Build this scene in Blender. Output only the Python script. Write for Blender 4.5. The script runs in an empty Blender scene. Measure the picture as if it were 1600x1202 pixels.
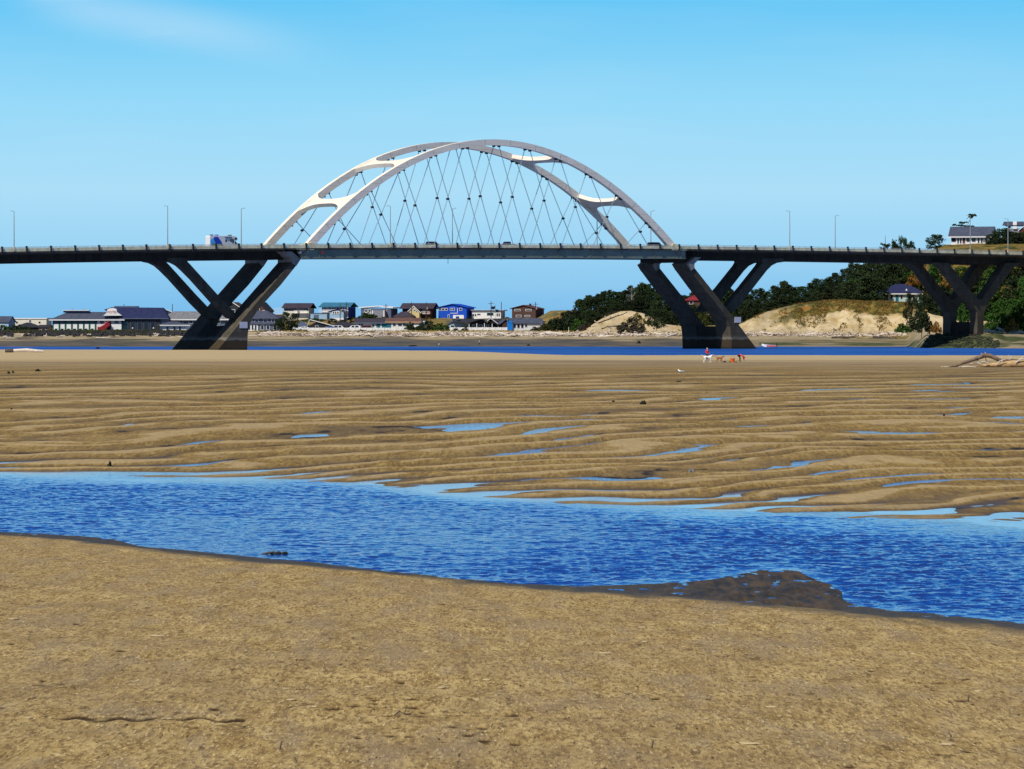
import bpy, bmesh, math, random
import numpy as np
from mathutils import Vector, Matrix
R = math.radians
rng = random.Random(7)
sc = bpy.context.scene
col = sc.collection

# ------------------------------------------------------------------ camera
F = 6500.0            # focal length in photo pixels (photo 1600 px wide)
H = 5.2               # eye height above the low-tide water
YH = 519.0            # photo row of the horizon
cam_d = bpy.data.cameras.new("camera")
cam = bpy.data.objects.new("camera", cam_d)
col.objects.link(cam)
cam.location = (0, 0, H)
cam.rotation_euler = (R(90), 0, 0)
cam_d.sensor_width = 36.0
cam_d.lens = 36.0 * F / 1600.0
cam_d.shift_y = -(601.0 - YH) / 1600.0
cam_d.clip_start = 1.0
cam_d.clip_end = 60000.0
sc.camera = cam

# ------------------------------------------------------------------ light
SUN_EL = 49.0
PHI = R(37.44)                       # direction of the bridge, receding to the right
cph, sph = math.cos(PHI), math.sin(PHI)
dl = R(15.0)
hx = -cph * math.cos(dl) + sph * math.sin(dl)
hy = -sph * math.cos(dl) - cph * math.sin(dl)
sund = Vector((hx * math.cos(R(SUN_EL)), hy * math.cos(R(SUN_EL)), math.sin(R(SUN_EL))))
ld = bpy.data.lights.new("sun", 'SUN')
ld.energy = 4.6
ld.angle = R(0.5)
ld.color = (1.0, 0.94, 0.84)
lo = bpy.data.objects.new("sun", ld)
col.objects.link(lo)
lo.rotation_euler = (-sund).to_track_quat('-Z', 'Y').to_euler()

world = bpy.data.worlds.new("World")
sc.world = world
world.use_nodes = True
nt = world.node_tree
nt.nodes.clear()
N = nt.nodes.new
L = nt.links.new
wo = N('ShaderNodeOutputWorld'); bg = N('ShaderNodeBackground')
bg.inputs['Strength'].default_value = 0.075
sky = N('ShaderNodeTexSky'); sky.sky_type = 'NISHITA'; sky.sun_disc = False
sky.sun_elevation = R(SUN_EL)
sky.sun_rotation = math.atan2(hx, hy)
sky.air_density = 1.0; sky.dust_density = 0.2; sky.ozone_density = 4.0
tc = N('ShaderNodeTexCoord'); sx = N('ShaderNodeSeparateXYZ')
L(tc.outputs['Generated'], sx.inputs[0])
ramp = N('ShaderNodeValToRGB')
def s2l(c):
    return tuple(((v/255)/12.92 if v/255 <= .04045 else (((v/255)+.055)/1.055)**2.4) for v in c)
mr = N('ShaderNodeMapRange'); mr.inputs['From Max'].default_value = 0.4
L(sx.outputs['Z'], mr.inputs['Value']); L(mr.outputs[0], ramp.inputs[0])
stops = [(0.0, (120, 184, 232)), (0.008, (130, 194, 238)), (0.020, (156, 212, 244)), (0.034, (172, 222, 248)),
         (0.055, (150, 217, 249)), (0.080, (104, 199, 246)), (0.105, (52, 148, 226)), (0.15, (22, 96, 198)), (0.4, (9, 44, 136))]
el = ramp.color_ramp.elements
while len(el) < len(stops): el.new(0.5)
for e, (p, c) in zip(el, stops):
    e.position = p / 0.4; e.color = s2l(c) + (1,)
vm = N('ShaderNodeVectorMath'); vm.operation = 'SCALE'; vm.inputs['Scale'].default_value = 1/0.075
L(ramp.outputs[0], vm.inputs[0])
# thin cirrus
mp = N('ShaderNodeMapping'); mp.inputs['Scale'].default_value = (9, 1, 60); mp.inputs['Rotation'].default_value = (0, R(-9), 0)
L(tc.outputs['Generated'], mp.inputs[0])
cn = N('ShaderNodeTexNoise'); cn.inputs['Scale'].default_value = 1.2; cn.inputs['Detail'].default_value = 6
L(mp.outputs[0], cn.inputs['Vector'])
cr = N('ShaderNodeMapRange'); cr.inputs['From Min'].default_value = .53; cr.inputs['From Max'].default_value = .80
cr.inputs['To Max'].default_value = .7
L(cn.outputs['Fac'], cr.inputs['Value'])
cmix = N('ShaderNodeMixRGB'); cmix.inputs[2].default_value = tuple(v/0.075 for v in s2l((205, 232, 250))) + (1,)
def MA(op, a_, b_=None):
    n_ = N('ShaderNodeMath'); n_.operation = op
    for i_, q_ in ((0, a_), (1, b_)):
        if q_ is None: continue
        if isinstance(q_, (int, float)): n_.inputs[i_].default_value = q_
        else: L(q_, n_.inputs[i_])
    return n_.outputs[0]
def MR(v_, f0, f1, t0=0, t1=1):
    n_ = N('ShaderNodeMapRange'); n_.interpolation_type = 'SMOOTHSTEP'
    for i_, q_ in zip(('From Min', 'From Max', 'To Min', 'To Max'), (f0, f1, t0, t1)): n_.inputs[i_].default_value = q_
    L(v_, n_.inputs['Value']); return n_.outputs[0]
lx = MA('ADD', sx.outputs['X'], .1108)
d_ = MA('ABSOLUTE', MA('ADD', MA('SUBTRACT', sx.outputs['Z'], .0785), MA('MULTIPLY', lx, .17)))
wisp = MA('MULTIPLY', MR(d_, .0, .0085, 1, 0), MA('MULTIPLY', MR(lx, -.012, .012), MR(lx, .030, .075, 1, 0)))
wisp = MA('MULTIPLY', wisp, MA('ADD', .35, MA('MULTIPLY', cr.outputs[0], 1.6)))
faint = MA('MULTIPLY', cr.outputs[0], .16)
mm2 = N('ShaderNodeMath'); mm2.operation = 'ADD'; mm2.use_clamp = True; L(wisp, mm2.inputs[0]); L(faint, mm2.inputs[1])
L(mm2.outputs[0], cmix.inputs[0]); L(vm.outputs[0], cmix.inputs[1])
f2 = N('ShaderNodeMapRange'); f2.inputs['From Min'].default_value = .15; f2.inputs['From Max'].default_value = .6
f2.interpolation_type = 'SMOOTHSTEP'
L(sx.outputs['Z'], f2.inputs['Value'])
mx = N('ShaderNodeMixRGB'); L(f2.outputs[0], mx.inputs[0]); L(cmix.outputs[0], mx.inputs[1]); L(sky.outputs[0], mx.inputs[2])
L(mx.outputs[0], bg.inputs['Color']); L(bg.outputs[0], wo.inputs['Surface'])

sc.view_settings.view_transform = 'Standard'
sc.view_settings.look = 'None'
sc.view_settings.exposure = 0.0
sc.view_settings.gamma = 1.0
sc.view_settings.use_curve_mapping = False

# ------------------------------------------------------------------ helpers
def P(px, py, Y):                      # photo pixel at distance Y
    return Vector(((px - 800) * Y / F, Y, H - (py - YH) * Y / F))

def ZY(py, Y): return H - (py - YH) * Y / F

def hash2(ix, iy, seed):
    h = (ix.astype(np.int64) * 374761393 + iy.astype(np.int64) * 668265263 + seed * 974634777) & 0xffffffff
    h = ((h ^ (h >> 13)) * 1274126177) & 0xffffffff
    h = h ^ (h >> 16)
    return (h & 0xffffff) / float(0xffffff)

def vnoise(x, y, seed=0):              # -1..1
    ix = np.floor(x); iy = np.floor(y)
    fx = x - ix; fy = y - iy
    ux = fx*fx*fx*(fx*(fx*6-15)+10); uy = fy*fy*fy*(fy*(fy*6-15)+10)
    ix = ix.astype(np.int64); iy = iy.astype(np.int64)
    a = hash2(ix, iy, seed); b = hash2(ix+1, iy, seed)
    c = hash2(ix, iy+1, seed); d = hash2(ix+1, iy+1, seed)
    return ((a*(1-ux)+b*ux)*(1-uy) + (c*(1-ux)+d*ux)*uy) * 2 - 1

def fbm(x, y, seed=0, octv=4):
    s = 0; a = 1; t = 0
    for i in range(octv):
        s = s + a*vnoise(x*2**i + 17.3*i, y*2**i - 9.1*i, seed+i); t += a; a *= .5
    return s / t

class MB:
    """collects shapes; build() links them as one mesh object"""
    def __init__(s): s.v = []; s.f = []
    def add(s, vs, fs):
        o = len(s.v); s.v += [tuple(v) for v in vs]; s.f += [tuple(i+o for i in f) for f in fs]; return s
    def box(s, a, b):
        x0, y0, z0 = a; x1, y1, z1 = b
        return s.add([(x0,y0,z0),(x1,y0,z0),(x1,y1,z0),(x0,y1,z0),(x0,y0,z1),(x1,y0,z1),(x1,y1,z1),(x0,y1,z1)],
                     [(0,3,2,1),(4,5,6,7),(0,1,5,4),(1,2,6,5),(2,3,7,6),(3,0,4,7)])
    def prism_xz(s, pts, y0, y1):      # polygon in (x,z), extruded along y
        n = len(pts)
        return s.add([(x,y0,z) for x,z in pts]+[(x,y1,z) for x,z in pts],
                     [tuple(range(n)), tuple(range(2*n-1,n-1,-1))]+[(i,i+n,(i+1)%n+n,(i+1)%n) for i in range(n)])
    def prism_yz(s, pts, x0, x1):
        n = len(pts)
        return s.add([(x0,y,z) for y,z in pts]+[(x1,y,z) for y,z in pts],
                     [tuple(range(n)), tuple(range(2*n-1,n-1,-1))]+[(i,(i+1)%n,(i+1)%n+n,i+n) for i in range(n)])
    def prism_xy(s, pts, z0, z1):
        n = len(pts)
        return s.add([(x,y,z0) for x,y in pts]+[(x,y,z1) for x,y in pts],
                     [tuple(range(n-1,-1,-1)), tuple(range(n,2*n))]+[(i,(i+1)%n,(i+1)%n+n,i+n) for i in range(n)])
    def tube(s, pts, rad, n=8):
        pts = [Vector(p) for p in pts]
        if not hasattr(rad, '__len__'): rad = [rad]*len(pts)
        vs = []; fs = []
        for i, p in enumerate(pts):
            d = (pts[min(i+1,len(pts)-1)] - pts[max(i-1,0)]).normalized()
            a = d.cross(Vector((0,0,1)) if abs(d.z) < .9 else Vector((1,0,0))).normalized(); b = d.cross(a)
            for k in range(n):
                t = 2*math.pi*k/n
                vs.append(p + (a*math.cos(t)+b*math.sin(t))*rad[i])
        for i in range(len(pts)-1):
            for k in range(n):
                fs.append((i*n+k, i*n+(k+1)%n, (i+1)*n+(k+1)%n, (i+1)*n+k))
        fs.append(tuple(range(n-1,-1,-1))); fs.append(tuple(range((len(pts)-1)*n, len(pts)*n)))
        return s.add(vs, fs)
    def sweep(s, secs):                # list of rings (equal length), capped
        n = len(secs[0]); vs = [p for r in secs for p in r]; fs = []
        for i in range(len(secs)-1):
            for k in range(n):
                fs.append((i*n+k, i*n+(k+1)%n, (i+1)*n+(k+1)%n, (i+1)*n+k))
        fs.append(tuple(range(n-1,-1,-1))); fs.append(tuple(range((len(secs)-1)*n, len(secs)*n)))
        return s.add(vs, fs)
    def blob(s, c, r, seed=0, sq=.8, nu=8, nv=5, j=.25):
        q = random.Random(seed); vs = []; fs = []
        for a in range(nv+1):
            th = math.pi*a/nv
            for b in range(nu):
                ph = 2*math.pi*b/nu
                k = 1 + (q.random()-.5)*2*j
                if a in (0, nv): k = 1
                vs.append((c[0]+r[0]*k*math.sin(th)*math.cos(ph), c[1]+r[1]*k*math.sin(th)*math.sin(ph), c[2]+r[2]*k*math.cos(th)))
        for a in range(nv):
            for b in range(nu):
                fs.append((a*nu+b, (a+1)*nu+b, (a+1)*nu+(b+1)%nu, a*nu+(b+1)%nu))
        return s.add(vs, fs)
    def mesh(s, name, mat=None, smooth=False):
        me = bpy.data.meshes.new(name); me.from_pydata(s.v, [], s.f); me.validate()
        bm = bmesh.new(); bm.from_mesh(me); bmesh.ops.recalc_face_normals(bm, faces=bm.faces); bm.to_mesh(me); bm.free()
        if mat: me.materials.append(mat)
        if smooth:
            me.polygons.foreach_set('use_smooth', [True]*len(me.polygons))
        return me
    def build(s, name, mat, parent=None, smooth=False, bevel=0, loc=None):
        o = bpy.data.objects.new(name, s.mesh(name, mat, smooth)); col.objects.link(o)
        if parent: o.parent = parent
        if loc: o.location = loc
        if bevel:
            m = o.modifiers.new('bevel', 'BEVEL'); m.width = bevel; m.segments = 2; m.limit_method = 'ANGLE'
        return o

def tag(o, label=None, cat=None, group=None, kind=None):
    if label: o['label'] = label
    if cat: o['category'] = cat
    if group: o['group'] = group
    if kind: o['kind'] = kind
    return o

def empty(name, loc, rz=0, label=None, cat=None, group=None):
    o = bpy.data.objects.new(name, None); col.objects.link(o)
    o.location = loc; o.rotation_euler = (0, 0, rz); o.empty_display_size = .5
    return tag(o, label, cat, group)

def copy_tree(o, parent=None):
    c = o.copy(); col.objects.link(c)
    if parent: c.parent = parent
    for ch in list(o.children): copy_tree(ch, c)
    return c

def from_np(name, verts, rows, cols, mat, attrs=None, smooth=True):
    me = bpy.data.meshes.new(name)
    idx = np.arange(rows*cols).reshape(rows, cols)
    q = np.stack([idx[:-1,:-1], idx[:-1,1:], idx[1:,1:], idx[1:,:-1]], -1).reshape(-1, 4)
    me.vertices.add(rows*cols); me.vertices.foreach_set('co', verts.astype(np.float32).ravel())
    me.loops.add(q.size); me.loops.foreach_set('vertex_index', q.astype(np.int32).ravel())
    me.polygons.add(len(q)); me.polygons.foreach_set('loop_start', np.arange(0, q.size, 4, dtype=np.int32))
    me.update(); me.validate()
    me.polygons.foreach_set('use_smooth', np.full(len(q), smooth))
    for k, a in (attrs or {}).items():
        at = me.attributes.new(k, 'FLOAT', 'POINT'); at.data.foreach_set('value', a.astype(np.float32).ravel())
    me.materials.append(mat)
    o = bpy.data.objects.new(name, me); col.objects.link(o)
    return o

# ------------------------------------------------------------------ materials
class NM:
    def __init__(s, name):
        s.m = bpy.data.materials.new(name); s.m.use_nodes = True; s.t = s.m.node_tree
        s.b = s.t.nodes['Principled BSDF']; s.co = None
    def n(s, typ, **kw):
        x = s.t.nodes.new(typ)
        for k, v in kw.items(): setattr(x, k, v)
        return x
    def l(s, a, b): s.t.links.new(a, b)
    def coord(s, scale=(1,1,1), rot=(0,0,0), obj=True):
        c = s.n('ShaderNodeTexCoord') if obj else s.n('ShaderNodeNewGeometry')
        m = s.n('ShaderNodeMapping'); m.inputs['Scale'].default_value = scale; m.inputs['Rotation'].default_value = rot
        s.l(c.outputs['Object' if obj else 'Position'], m.inputs[0]); return m.outputs[0]
    def noise(s, vec, scale, detail=4, rough=.55, dist=0):
        x = s.n('ShaderNodeTexNoise'); x.inputs['Scale'].default_value = scale; x.inputs['Detail'].default_value = detail
        x.inputs['Roughness'].default_value = rough; x.inputs['Distortion'].default_value = dist
        s.l(vec, x.inputs['Vector']); return x.outputs['Fac']
    def mapr(s, v, a, b, c=0, d=1, smooth=False):
        x = s.n('ShaderNodeMapRange')
        if smooth: x.interpolation_type = 'SMOOTHSTEP'
        for i, q in zip(('From Min','From Max','To Min','To Max'), (a,b,c,d)): x.inputs[i].default_value = q
        s.l(v, x.inputs['Value']); return x.outputs[0]
    def mix(s, f, a, b, mode='MIX'):
        x = s.n('ShaderNodeMixRGB'); x.blend_type = mode
        for i, q in ((0,f),(1,a),(2,b)):
            if hasattr(q, 'is_linked') or isinstance(q, bpy.types.NodeSocket): s.l(q, x.inputs[i])
            elif i == 0: x.inputs[0].default_value = q
            else: x.inputs[i].default_value = tuple(q)+(1,)
        return x.outputs[0]
    def math(s, op, a, b=None):
        x = s.n('ShaderNodeMath', operation=op)
        for i, q in ((0,a),(1,b)):
            if q is None: continue
            if isinstance(q, bpy.types.NodeSocket): s.l(q, x.inputs[i])
            else: x.inputs[i].default_value = q
        return x.outputs[0]
    def attr(s, name):
        x = s.n('ShaderNodeAttribute'); x.attribute_name = name; return x.outputs['Fac']
    def col(s, c):
        if isinstance(c, bpy.types.NodeSocket): s.l(c, s.b.inputs['Base Color'])
        else: s.b.inputs['Base Color'].default_value = tuple(c)+(1,)
    def rough(s, r):
        if isinstance(r, bpy.types.NodeSocket): s.l(r, s.b.inputs['Roughness'])
        else: s.b.inputs['Roughness'].default_value = r
    def spec(s, v): s.b.inputs['Specular IOR Level'].default_value = v
    def bump(s, h, strength=.5, dist=.1, prev=None):
        x = s.n('ShaderNodeBump'); x.inputs['Strength'].default_value = strength; x.inputs['Distance'].default_value = dist
        s.l(h, x.inputs['Height'])
        if prev is not None: s.l(prev, x.inputs['Normal'])
        s.l(x.outputs[0], s.b.inputs['Normal']); return x.outputs[0]

def plain(name, c, rough=.7, var=.18, scale=.6, spec=.3, metal=0):
    m = NM(name); v = m.coord()
    f = m.mapr(m.noise(v, scale, 5), .3, .7)
    m.col(m.mix(f, tuple(x*(1-var) for x in c), tuple(min(1, x*(1+var)) for x in c)))
    m.rough(rough); m.spec(spec); m.b.inputs['Metallic'].default_value = metal
    return m.m

def concrete(name, c, stain=.55, sc_=.25, tide=False, var=.27):
    m = NM(name); v = m.coord()
    a = m.noise(v, sc_, 6, .6)
    st = m.noise(m.coord((1.2, 1.2, .12)), .6, 4)
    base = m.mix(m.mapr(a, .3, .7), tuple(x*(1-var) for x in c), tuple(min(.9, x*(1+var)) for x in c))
    base = m.mix(m.mapr(st, .45, .7, 0, stain), base, (c[0]*.35, c[1]*.33, c[2]*.28))
    # lift joints of the formwork
    w = m.n('ShaderNodeTexWave', wave_type='BANDS', bands_direction='Z'); w.inputs['Scale'].default_value = .13
    m.l(v, w.inputs['Vector'])
    base = m.mix(m.mapr(w.outputs['Fac'], 0, .012, .45, 0), base, tuple(x*.3 for x in c))
    if tide:
        g = m.n('ShaderNodeSeparateXYZ'); gg = m.n('ShaderNodeNewGeometry'); m.l(gg.outputs['Position'], g.inputs[0])
        zz_ = m.math('ADD', g.outputs['Z'], m.math('MULTIPLY', m.noise(v, .5, 4), 1.2))
        base = m.mix(m.mapr(zz_, 3.1, 3.5, .8, 0), base, (.048, .030, .012))
        base = m.mix(m.math('MULTIPLY', m.mapr(zz_, 3.5, 3.6), m.mapr(zz_, 3.9, 4.6, .55, 0)), base, (.22, .20, .15))
        base = m.mix(m.mapr(zz_, .9, 1.4, .85, 0), base, (.016, .018, .010))
    m.col(base)
    m.rough(.85); m.spec(.2); m.bump(m.noise(v, 3, 4), .2, .05)
    return m.m

M = {}
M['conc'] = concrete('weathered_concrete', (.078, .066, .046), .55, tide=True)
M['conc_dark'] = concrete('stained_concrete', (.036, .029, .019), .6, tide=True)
M['knuckle'] = concrete('sunlit_knuckle_concrete', (.26, .24, .20), .5)  # paler than the legs: sunlight on the knuckle facets put into the colour
M['parapet'] = concrete('parapet_concrete', (.80, .68, .43), .40, .5)
M['arch'] = concrete('arch_concrete', (.84, .755, .61), .08, .3, var=.06)
M['steel'] = plain('grey_green_steel', (.16, .19, .145), .5, .2, .2)
M['black'] = plain('dark_post', (.018, .017, .016), .7)
M['rail'] = plain('rail_metal', (.55, .55, .5), .4)
M['cable'] = plain('hanger_cable', (.22, .32, .40), .5)
M['bracket'] = plain('dark_bracket', (.02, .025, .035), .5)
M['anchor'] = plain('pale_anchor', (.62, .56, .42), .7)
M['asphalt'] = plain('asphalt', (.05, .05, .05), .9, .2, 1)
M['lamp'] = plain('galvanised', (.28, .30, .32), .5)
M['red'] = plain('red_paint', (.55, .02, .02), .4)
M['white'] = plain('white_paint', (.78, .77, .74), .5, .06)
M['whitegrey'] = plain('sign_white', (.55, .53, .56), .6, .05)
M['textgrey'] = plain('sign_grey', (.33, .32, .36), .6, .05)
M['glass'] = plain('window_glass', (.012, .016, .024), .08, .1, .5, .5)
M['tyre'] = plain('tyre', (.012, .012, .012), .9)
M['rim'] = plain('rim', (.4, .4, .4), .4, .05, 1, .5, .8)

def sand_material():
    m = NM('sand'); v = m.coord(obj=False)
    wet = m.attr('wet'); dry = m.attr('dry')
    fine = m.noise(m.coord((1,.10,1), obj=False), 6.5, 5, .68)
    mid = m.noise(m.coord((1,.16,1), obj=False), 1.7, 5, .62)
    big = m.noise(v, .09, 3)
    c = m.mix(m.mapr(mid, .35, .68), (.215, .134, .034), (.370, .256, .084))
    c = m.mix(m.mapr(fine, .42, .64, 0, .85), c, (.105, .060, .016))
    c = m.mix(m.mapr(m.noise(m.coord((1,.09,1), rot=(0,0,.3), obj=False), 9, 3, .6), .57, .70, 0, .6), c, (.46, .33, .12))
    c = m.mix(m.mapr(big, .4, .65, 0, .35), c, (.29, .205, .095))
    c = m.mix(dry, c, (.50, .385, .215))
    c = m.mix(wet, c, (.085, .057, .022))
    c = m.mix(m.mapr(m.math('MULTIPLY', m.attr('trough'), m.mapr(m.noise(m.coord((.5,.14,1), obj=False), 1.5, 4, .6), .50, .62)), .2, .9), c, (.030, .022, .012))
    m.col(c)
    m.rough(m.mapr(wet, 0, 1, .92, .45)); m.spec(.12)
    b1 = m.bump(fine, .9, .05)
    m.bump(m.noise(m.coord((1,.6,1), obj=False), 3.2, 3), .6, .10, b1)
    return m.m
M['sand'] = sand_material()

def beach_material():
    m = NM('foreshore_sand'); v = m.coord(obj=False)
    wet = m.attr('wet'); mud = m.attr('mud'); pit = m.attr('pit')
    n1 = m.noise(m.coord((1,.16,1), obj=False), 15, 5, .68)
    n2 = m.noise(m.coord((1,.17,1), obj=False), 3.2, 5, .65)
    n3 = m.noise(v, .35, 3)
    n4 = m.noise(m.coord((1,.13,1), obj=False), 26, 3, .6)
    c = m.mix(m.mapr(n2, .35, .68), (.290, .188, .058), (.550, .400, .160))
    c = m.mix(m.mapr(n1, .46, .60, 0, .85), c, (.160, .098, .034))
    c = m.mix(m.mapr(m.noise(m.coord((.6,.10,1), obj=False), 2.4, 4, .6), .50, .66, 0, .55), c, (.27, .205, .125))
    c = m.mix(m.mapr(n4, .58, .66, 0, .8), c, (.66, .52, .26))
    c = m.mix(m.mapr(n3, .35, .65, 0, .40), c, (.225, .160, .085))
    sp = m.noise(m.coord((1,.20,1), obj=False), 4.2, 5, .7)
    c = m.mix(m.mapr(sp, .60, .66, 0, .75), c, (.105, .062, .020))
    sp2 = m.noise(m.coord((1.3,.16,1), rot=(0,0,.1), obj=False), 17, 2, .5)
    c = m.mix(m.mapr(sp2, .66, .70, 0, .85), c, (.05, .032, .014))
    c = m.mix(m.mapr(pit, .1, .6, 0, .95), c, (.045, .024, .008))
    c = m.mix(wet, c, m.mix(m.mapr(n1, .35, .65), (.040, .038, .026), (.085, .070, .038)))
    c = m.mix(mud, c, m.mix(m.mapr(n2, .4, .6), (.032, .029, .018), (.090, .060, .022)))
    m.col(c)
    m.rough(m.mapr(wet, 0, 1, .93, .55)); m.spec(.12)
    b = m.bump(n1, .9, .035); m.bump(n2, .7, .06, b)
    return m.m
M['beach'] = beach_material()

def water_material(name, deep, pale, sx_, strength, rough=.06, calm=True):
    m = NM(name)
    v1 = m.coord((1.0*sx_, .55*sx_, 1), (0, 0, R(12)), obj=False)
    v2 = m.coord((1.0*sx_, .7*sx_, 1), (0, 0, R(-20)), obj=False)
    a = m.noise(v1, 1.5, 3, .5, .3); b = m.noise(v2, 5, 3, .55, .2)
    g = m.noise(m.coord((.12*sx_, .05*sx_, 1), obj=False), 1, 3)
    h = m.math('ADD', a, m.math('MULTIPLY', b, .35))
    x = m.n('ShaderNodeBump'); x.inputs['Distance'].default_value = .25/sx_
    m.l(h, x.inputs['Height']); m.l(x.outputs[0], m.b.inputs['Normal'])
    if calm:
        cal = m.attr('calm')
        s_ = m.math('MULTIPLY', m.mapr(g, .3, .7, strength*.7, strength), m.math('SUBTRACT', 1.0, cal))
        m.l(s_, x.inputs['Strength'])
        m.col(m.mix(cal, m.mix(m.mapr(g, .35, .65), deep, tuple(q*1.3 for q in deep)), pale))
    else:
        m.l(m.mapr(g, .35, .65, strength*.55, strength), x.inputs['Strength'])
        m.col(m.mix(m.mapr(g, .4, .62), deep, pale))
    m.rough(rough); m.b.inputs['IOR'].default_value = 1.333; m.spec(.5)
    return m.m
M['stream'] = water_material('stream_water', (.003, .026, .17), (.02, .13, .40), 1.6, .35)
def bay_material():
    m = NM('bay_water')
    g = m.noise(m.coord((.012, .05, 1), obj=False), 1, 4, .6)
    w = m.noise(m.coord((.35, .12, 1), obj=False), 1, 4, .6)
    c = m.mix(m.mapr(g, .38, .62), (.005, .050, .25), (.016, .14, .52))
    c = m.mix(m.mapr(w, .35, .7, 0, .5), c, (.003, .025, .15))
    d = m.n('ShaderNodeBsdfDiffuse'); m.l(c, d.inputs['Color'])
    gl = m.n('ShaderNodeBsdfGlossy'); gl.inputs['Roughness'].default_value = .25
    x = m.n('ShaderNodeBump'); x.inputs['Strength'].default_value = .8; x.inputs['Distance'].default_value = .6
    m.l(w, x.inputs['Height']); m.l(x.outputs[0], gl.inputs['Normal'])
    mx_ = m.n('ShaderNodeMixShader'); m.l(m.mapr(g, .35, .65, .10, .30), mx_.inputs[0])
    m.l(d.outputs[0], mx_.inputs[1]); m.l(gl.outputs[0], mx_.inputs[2])
    m.l(mx_.outputs[0], m.t.nodes['Material Output'].inputs['Surface'])
    return m.m
M['bay'] = bay_material()
M['pool'] = water_material('pool_water', (.03, .12, .36), (.05, .18, .45), 1.5, .25, calm=False)

# ------------------------------------------------------------------ ground: foreshore, stream, sand flat
def ytab(pts):
    px = np.array([p for p, _ in pts], float); Y = 33800.0 / (np.array([q for _, q in pts], float) - YH)
    return lambda x: np.interp(x, px, Y)
Yw = ytab([(-900, 770), (-300, 812), (0, 831), (90, 836), (170, 841), (215, 853), (300, 861), (400, 871), (500, 880), (600, 892), (700, 902), (800, 911),
           (900, 917), (1000, 913), (1080, 909), (1120, 905), (1150, 897), (1200, 891), (1238, 891), (1270, 904), (1302, 916), (1318, 928),
           (1318, 938), (1340, 947), (1400, 955), (1500, 964), (1600, 975), (2000, 1020), (2600, 1080)])
Yd = ytab([(-900, 785), (-300, 822), (0, 838), (100, 845), (200, 857), (400, 879), (600, 897), (800, 917), (1000, 931), (1200, 948), (1400, 965), (1600, 982),
           (2000, 1024), (2600, 1086)])
Yf = ytab([(-900, 690), (-400, 715), (0, 734), (200, 737), (400, 743), (500, 748), (600, 757), (750, 769), (900, 779), (1100, 789), (1250, 796), (1400, 803), (1600, 815),
           (2100, 840), (2600, 860)])
Ye = lambda px: np.interp(px, [-900, 0, 560, 680, 740, 800, 880, 1000, 1600, 2600], [930, 930, 900, 880, 840, 775, 725, 705, 700, 690])

def lam_n(Y):                          # ripple count along the view, wavelength grows up the flat
    Y = np.maximum(Y, 30.0)
    return -(135**1.35/6.8) * Y**-.35 / .35

def flat_parts(px, Y):
    x = (px - 800) * Y / F
    s = Y - Yf(px)
    base = 1.3*(1-np.exp(-np.maximum(s, -40)/95.0))
    base = base*np.clip(s, 0, None)/(np.clip(s, 0, None)+14)
    base = np.where(s < 0, s*.02, base)
    we = Y - 1.15*x + (10+Y*.035)*fbm(x/15, Y/30, 3, 3) + 3.2*fbm(x/5, Y/9, 8, 3)
    far = np.clip((Y-110)/250, 0, 1)
    p = 2*np.pi*(lam_n(we))
    amp = .070*(1+1.1*fbm(x/7, Y/22, 21, 3))
    amp = amp*np.interp(Y, [0, 120, 200, 300, 380, 470, 700], [.9, .95, 1.05, .70, .36, .14, .04])
    c = 2.0*np.sqrt(np.sin(p/2)**2+.006)-1.15
    rip = amp*c*1.15 + .016*np.cos(2*np.pi*lam_n(we+14*fbm(x/9, Y/22, 13, 2))*1.9)*np.clip((380-Y)/200, 0, 1)
    rip = rip + .012*fbm(x/.9, Y/2.2, 35, 2)*np.clip((330-Y)/150, 0, 1) + .03*fbm(x/3.5, Y/7, 31, 3)*np.clip((400-Y)/200, .1, 1)
    return x, s, base, rip, amp, c

def flat_z(px, Y):
    x, s, base, rip, amp, c = flat_parts(px, Y)
    z = base + rip
    bed = -.30*np.clip(-s/12.0, 0, 1)
    z = np.where(s < -6, np.minimum(z, -.12*np.clip((-s-6)/8, 0, 1)+.02), z) + np.where(s < -14, bed, 0)
    e = Y - Ye(px) + 14*fbm(x/40, Y/60, 77, 2)
    z = np.where(e > 0, z - np.minimum(e*.05, 3.0), z)
    return z

def near_z(px, Y):
    x = (px - 800) * Y / F
    yw = Yw(px); yd = np.minimum(Yd(px), yw - .4)
    s = yd - Y                       # >0 on the dry beach
    m = np.clip((yw - Y)/(yw - yd), 0, 1)
    mudw = np.clip((yw-yd)/8, 0, 1)
    ns = fbm(x/.30, Y/1.1, 51, 4)
    mud = .010 + .026*m + .002*mudw + (.014+.058*mudw)*ns
    beach = .045 + .09*(1-np.exp(-np.maximum(s, 0)/4.5)) + .013*np.maximum(s, 0)
    beach = beach + (.022*fbm(x/.9, Y/1.5, 61, 4) + .03*fbm(x/3, Y/5, 64, 2))*np.clip(s/2, 0, 1)
    z = np.where(s > 0, beach, np.where(Y < yw, mud*np.clip((yw-Y)/.5, 0, 1), -.035*(Y-yw)))
    z = np.where(Y > yw, np.maximum(z, -.5), z)
    # footprints and little pits on the foreshore
    return z, s, m, ns

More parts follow.
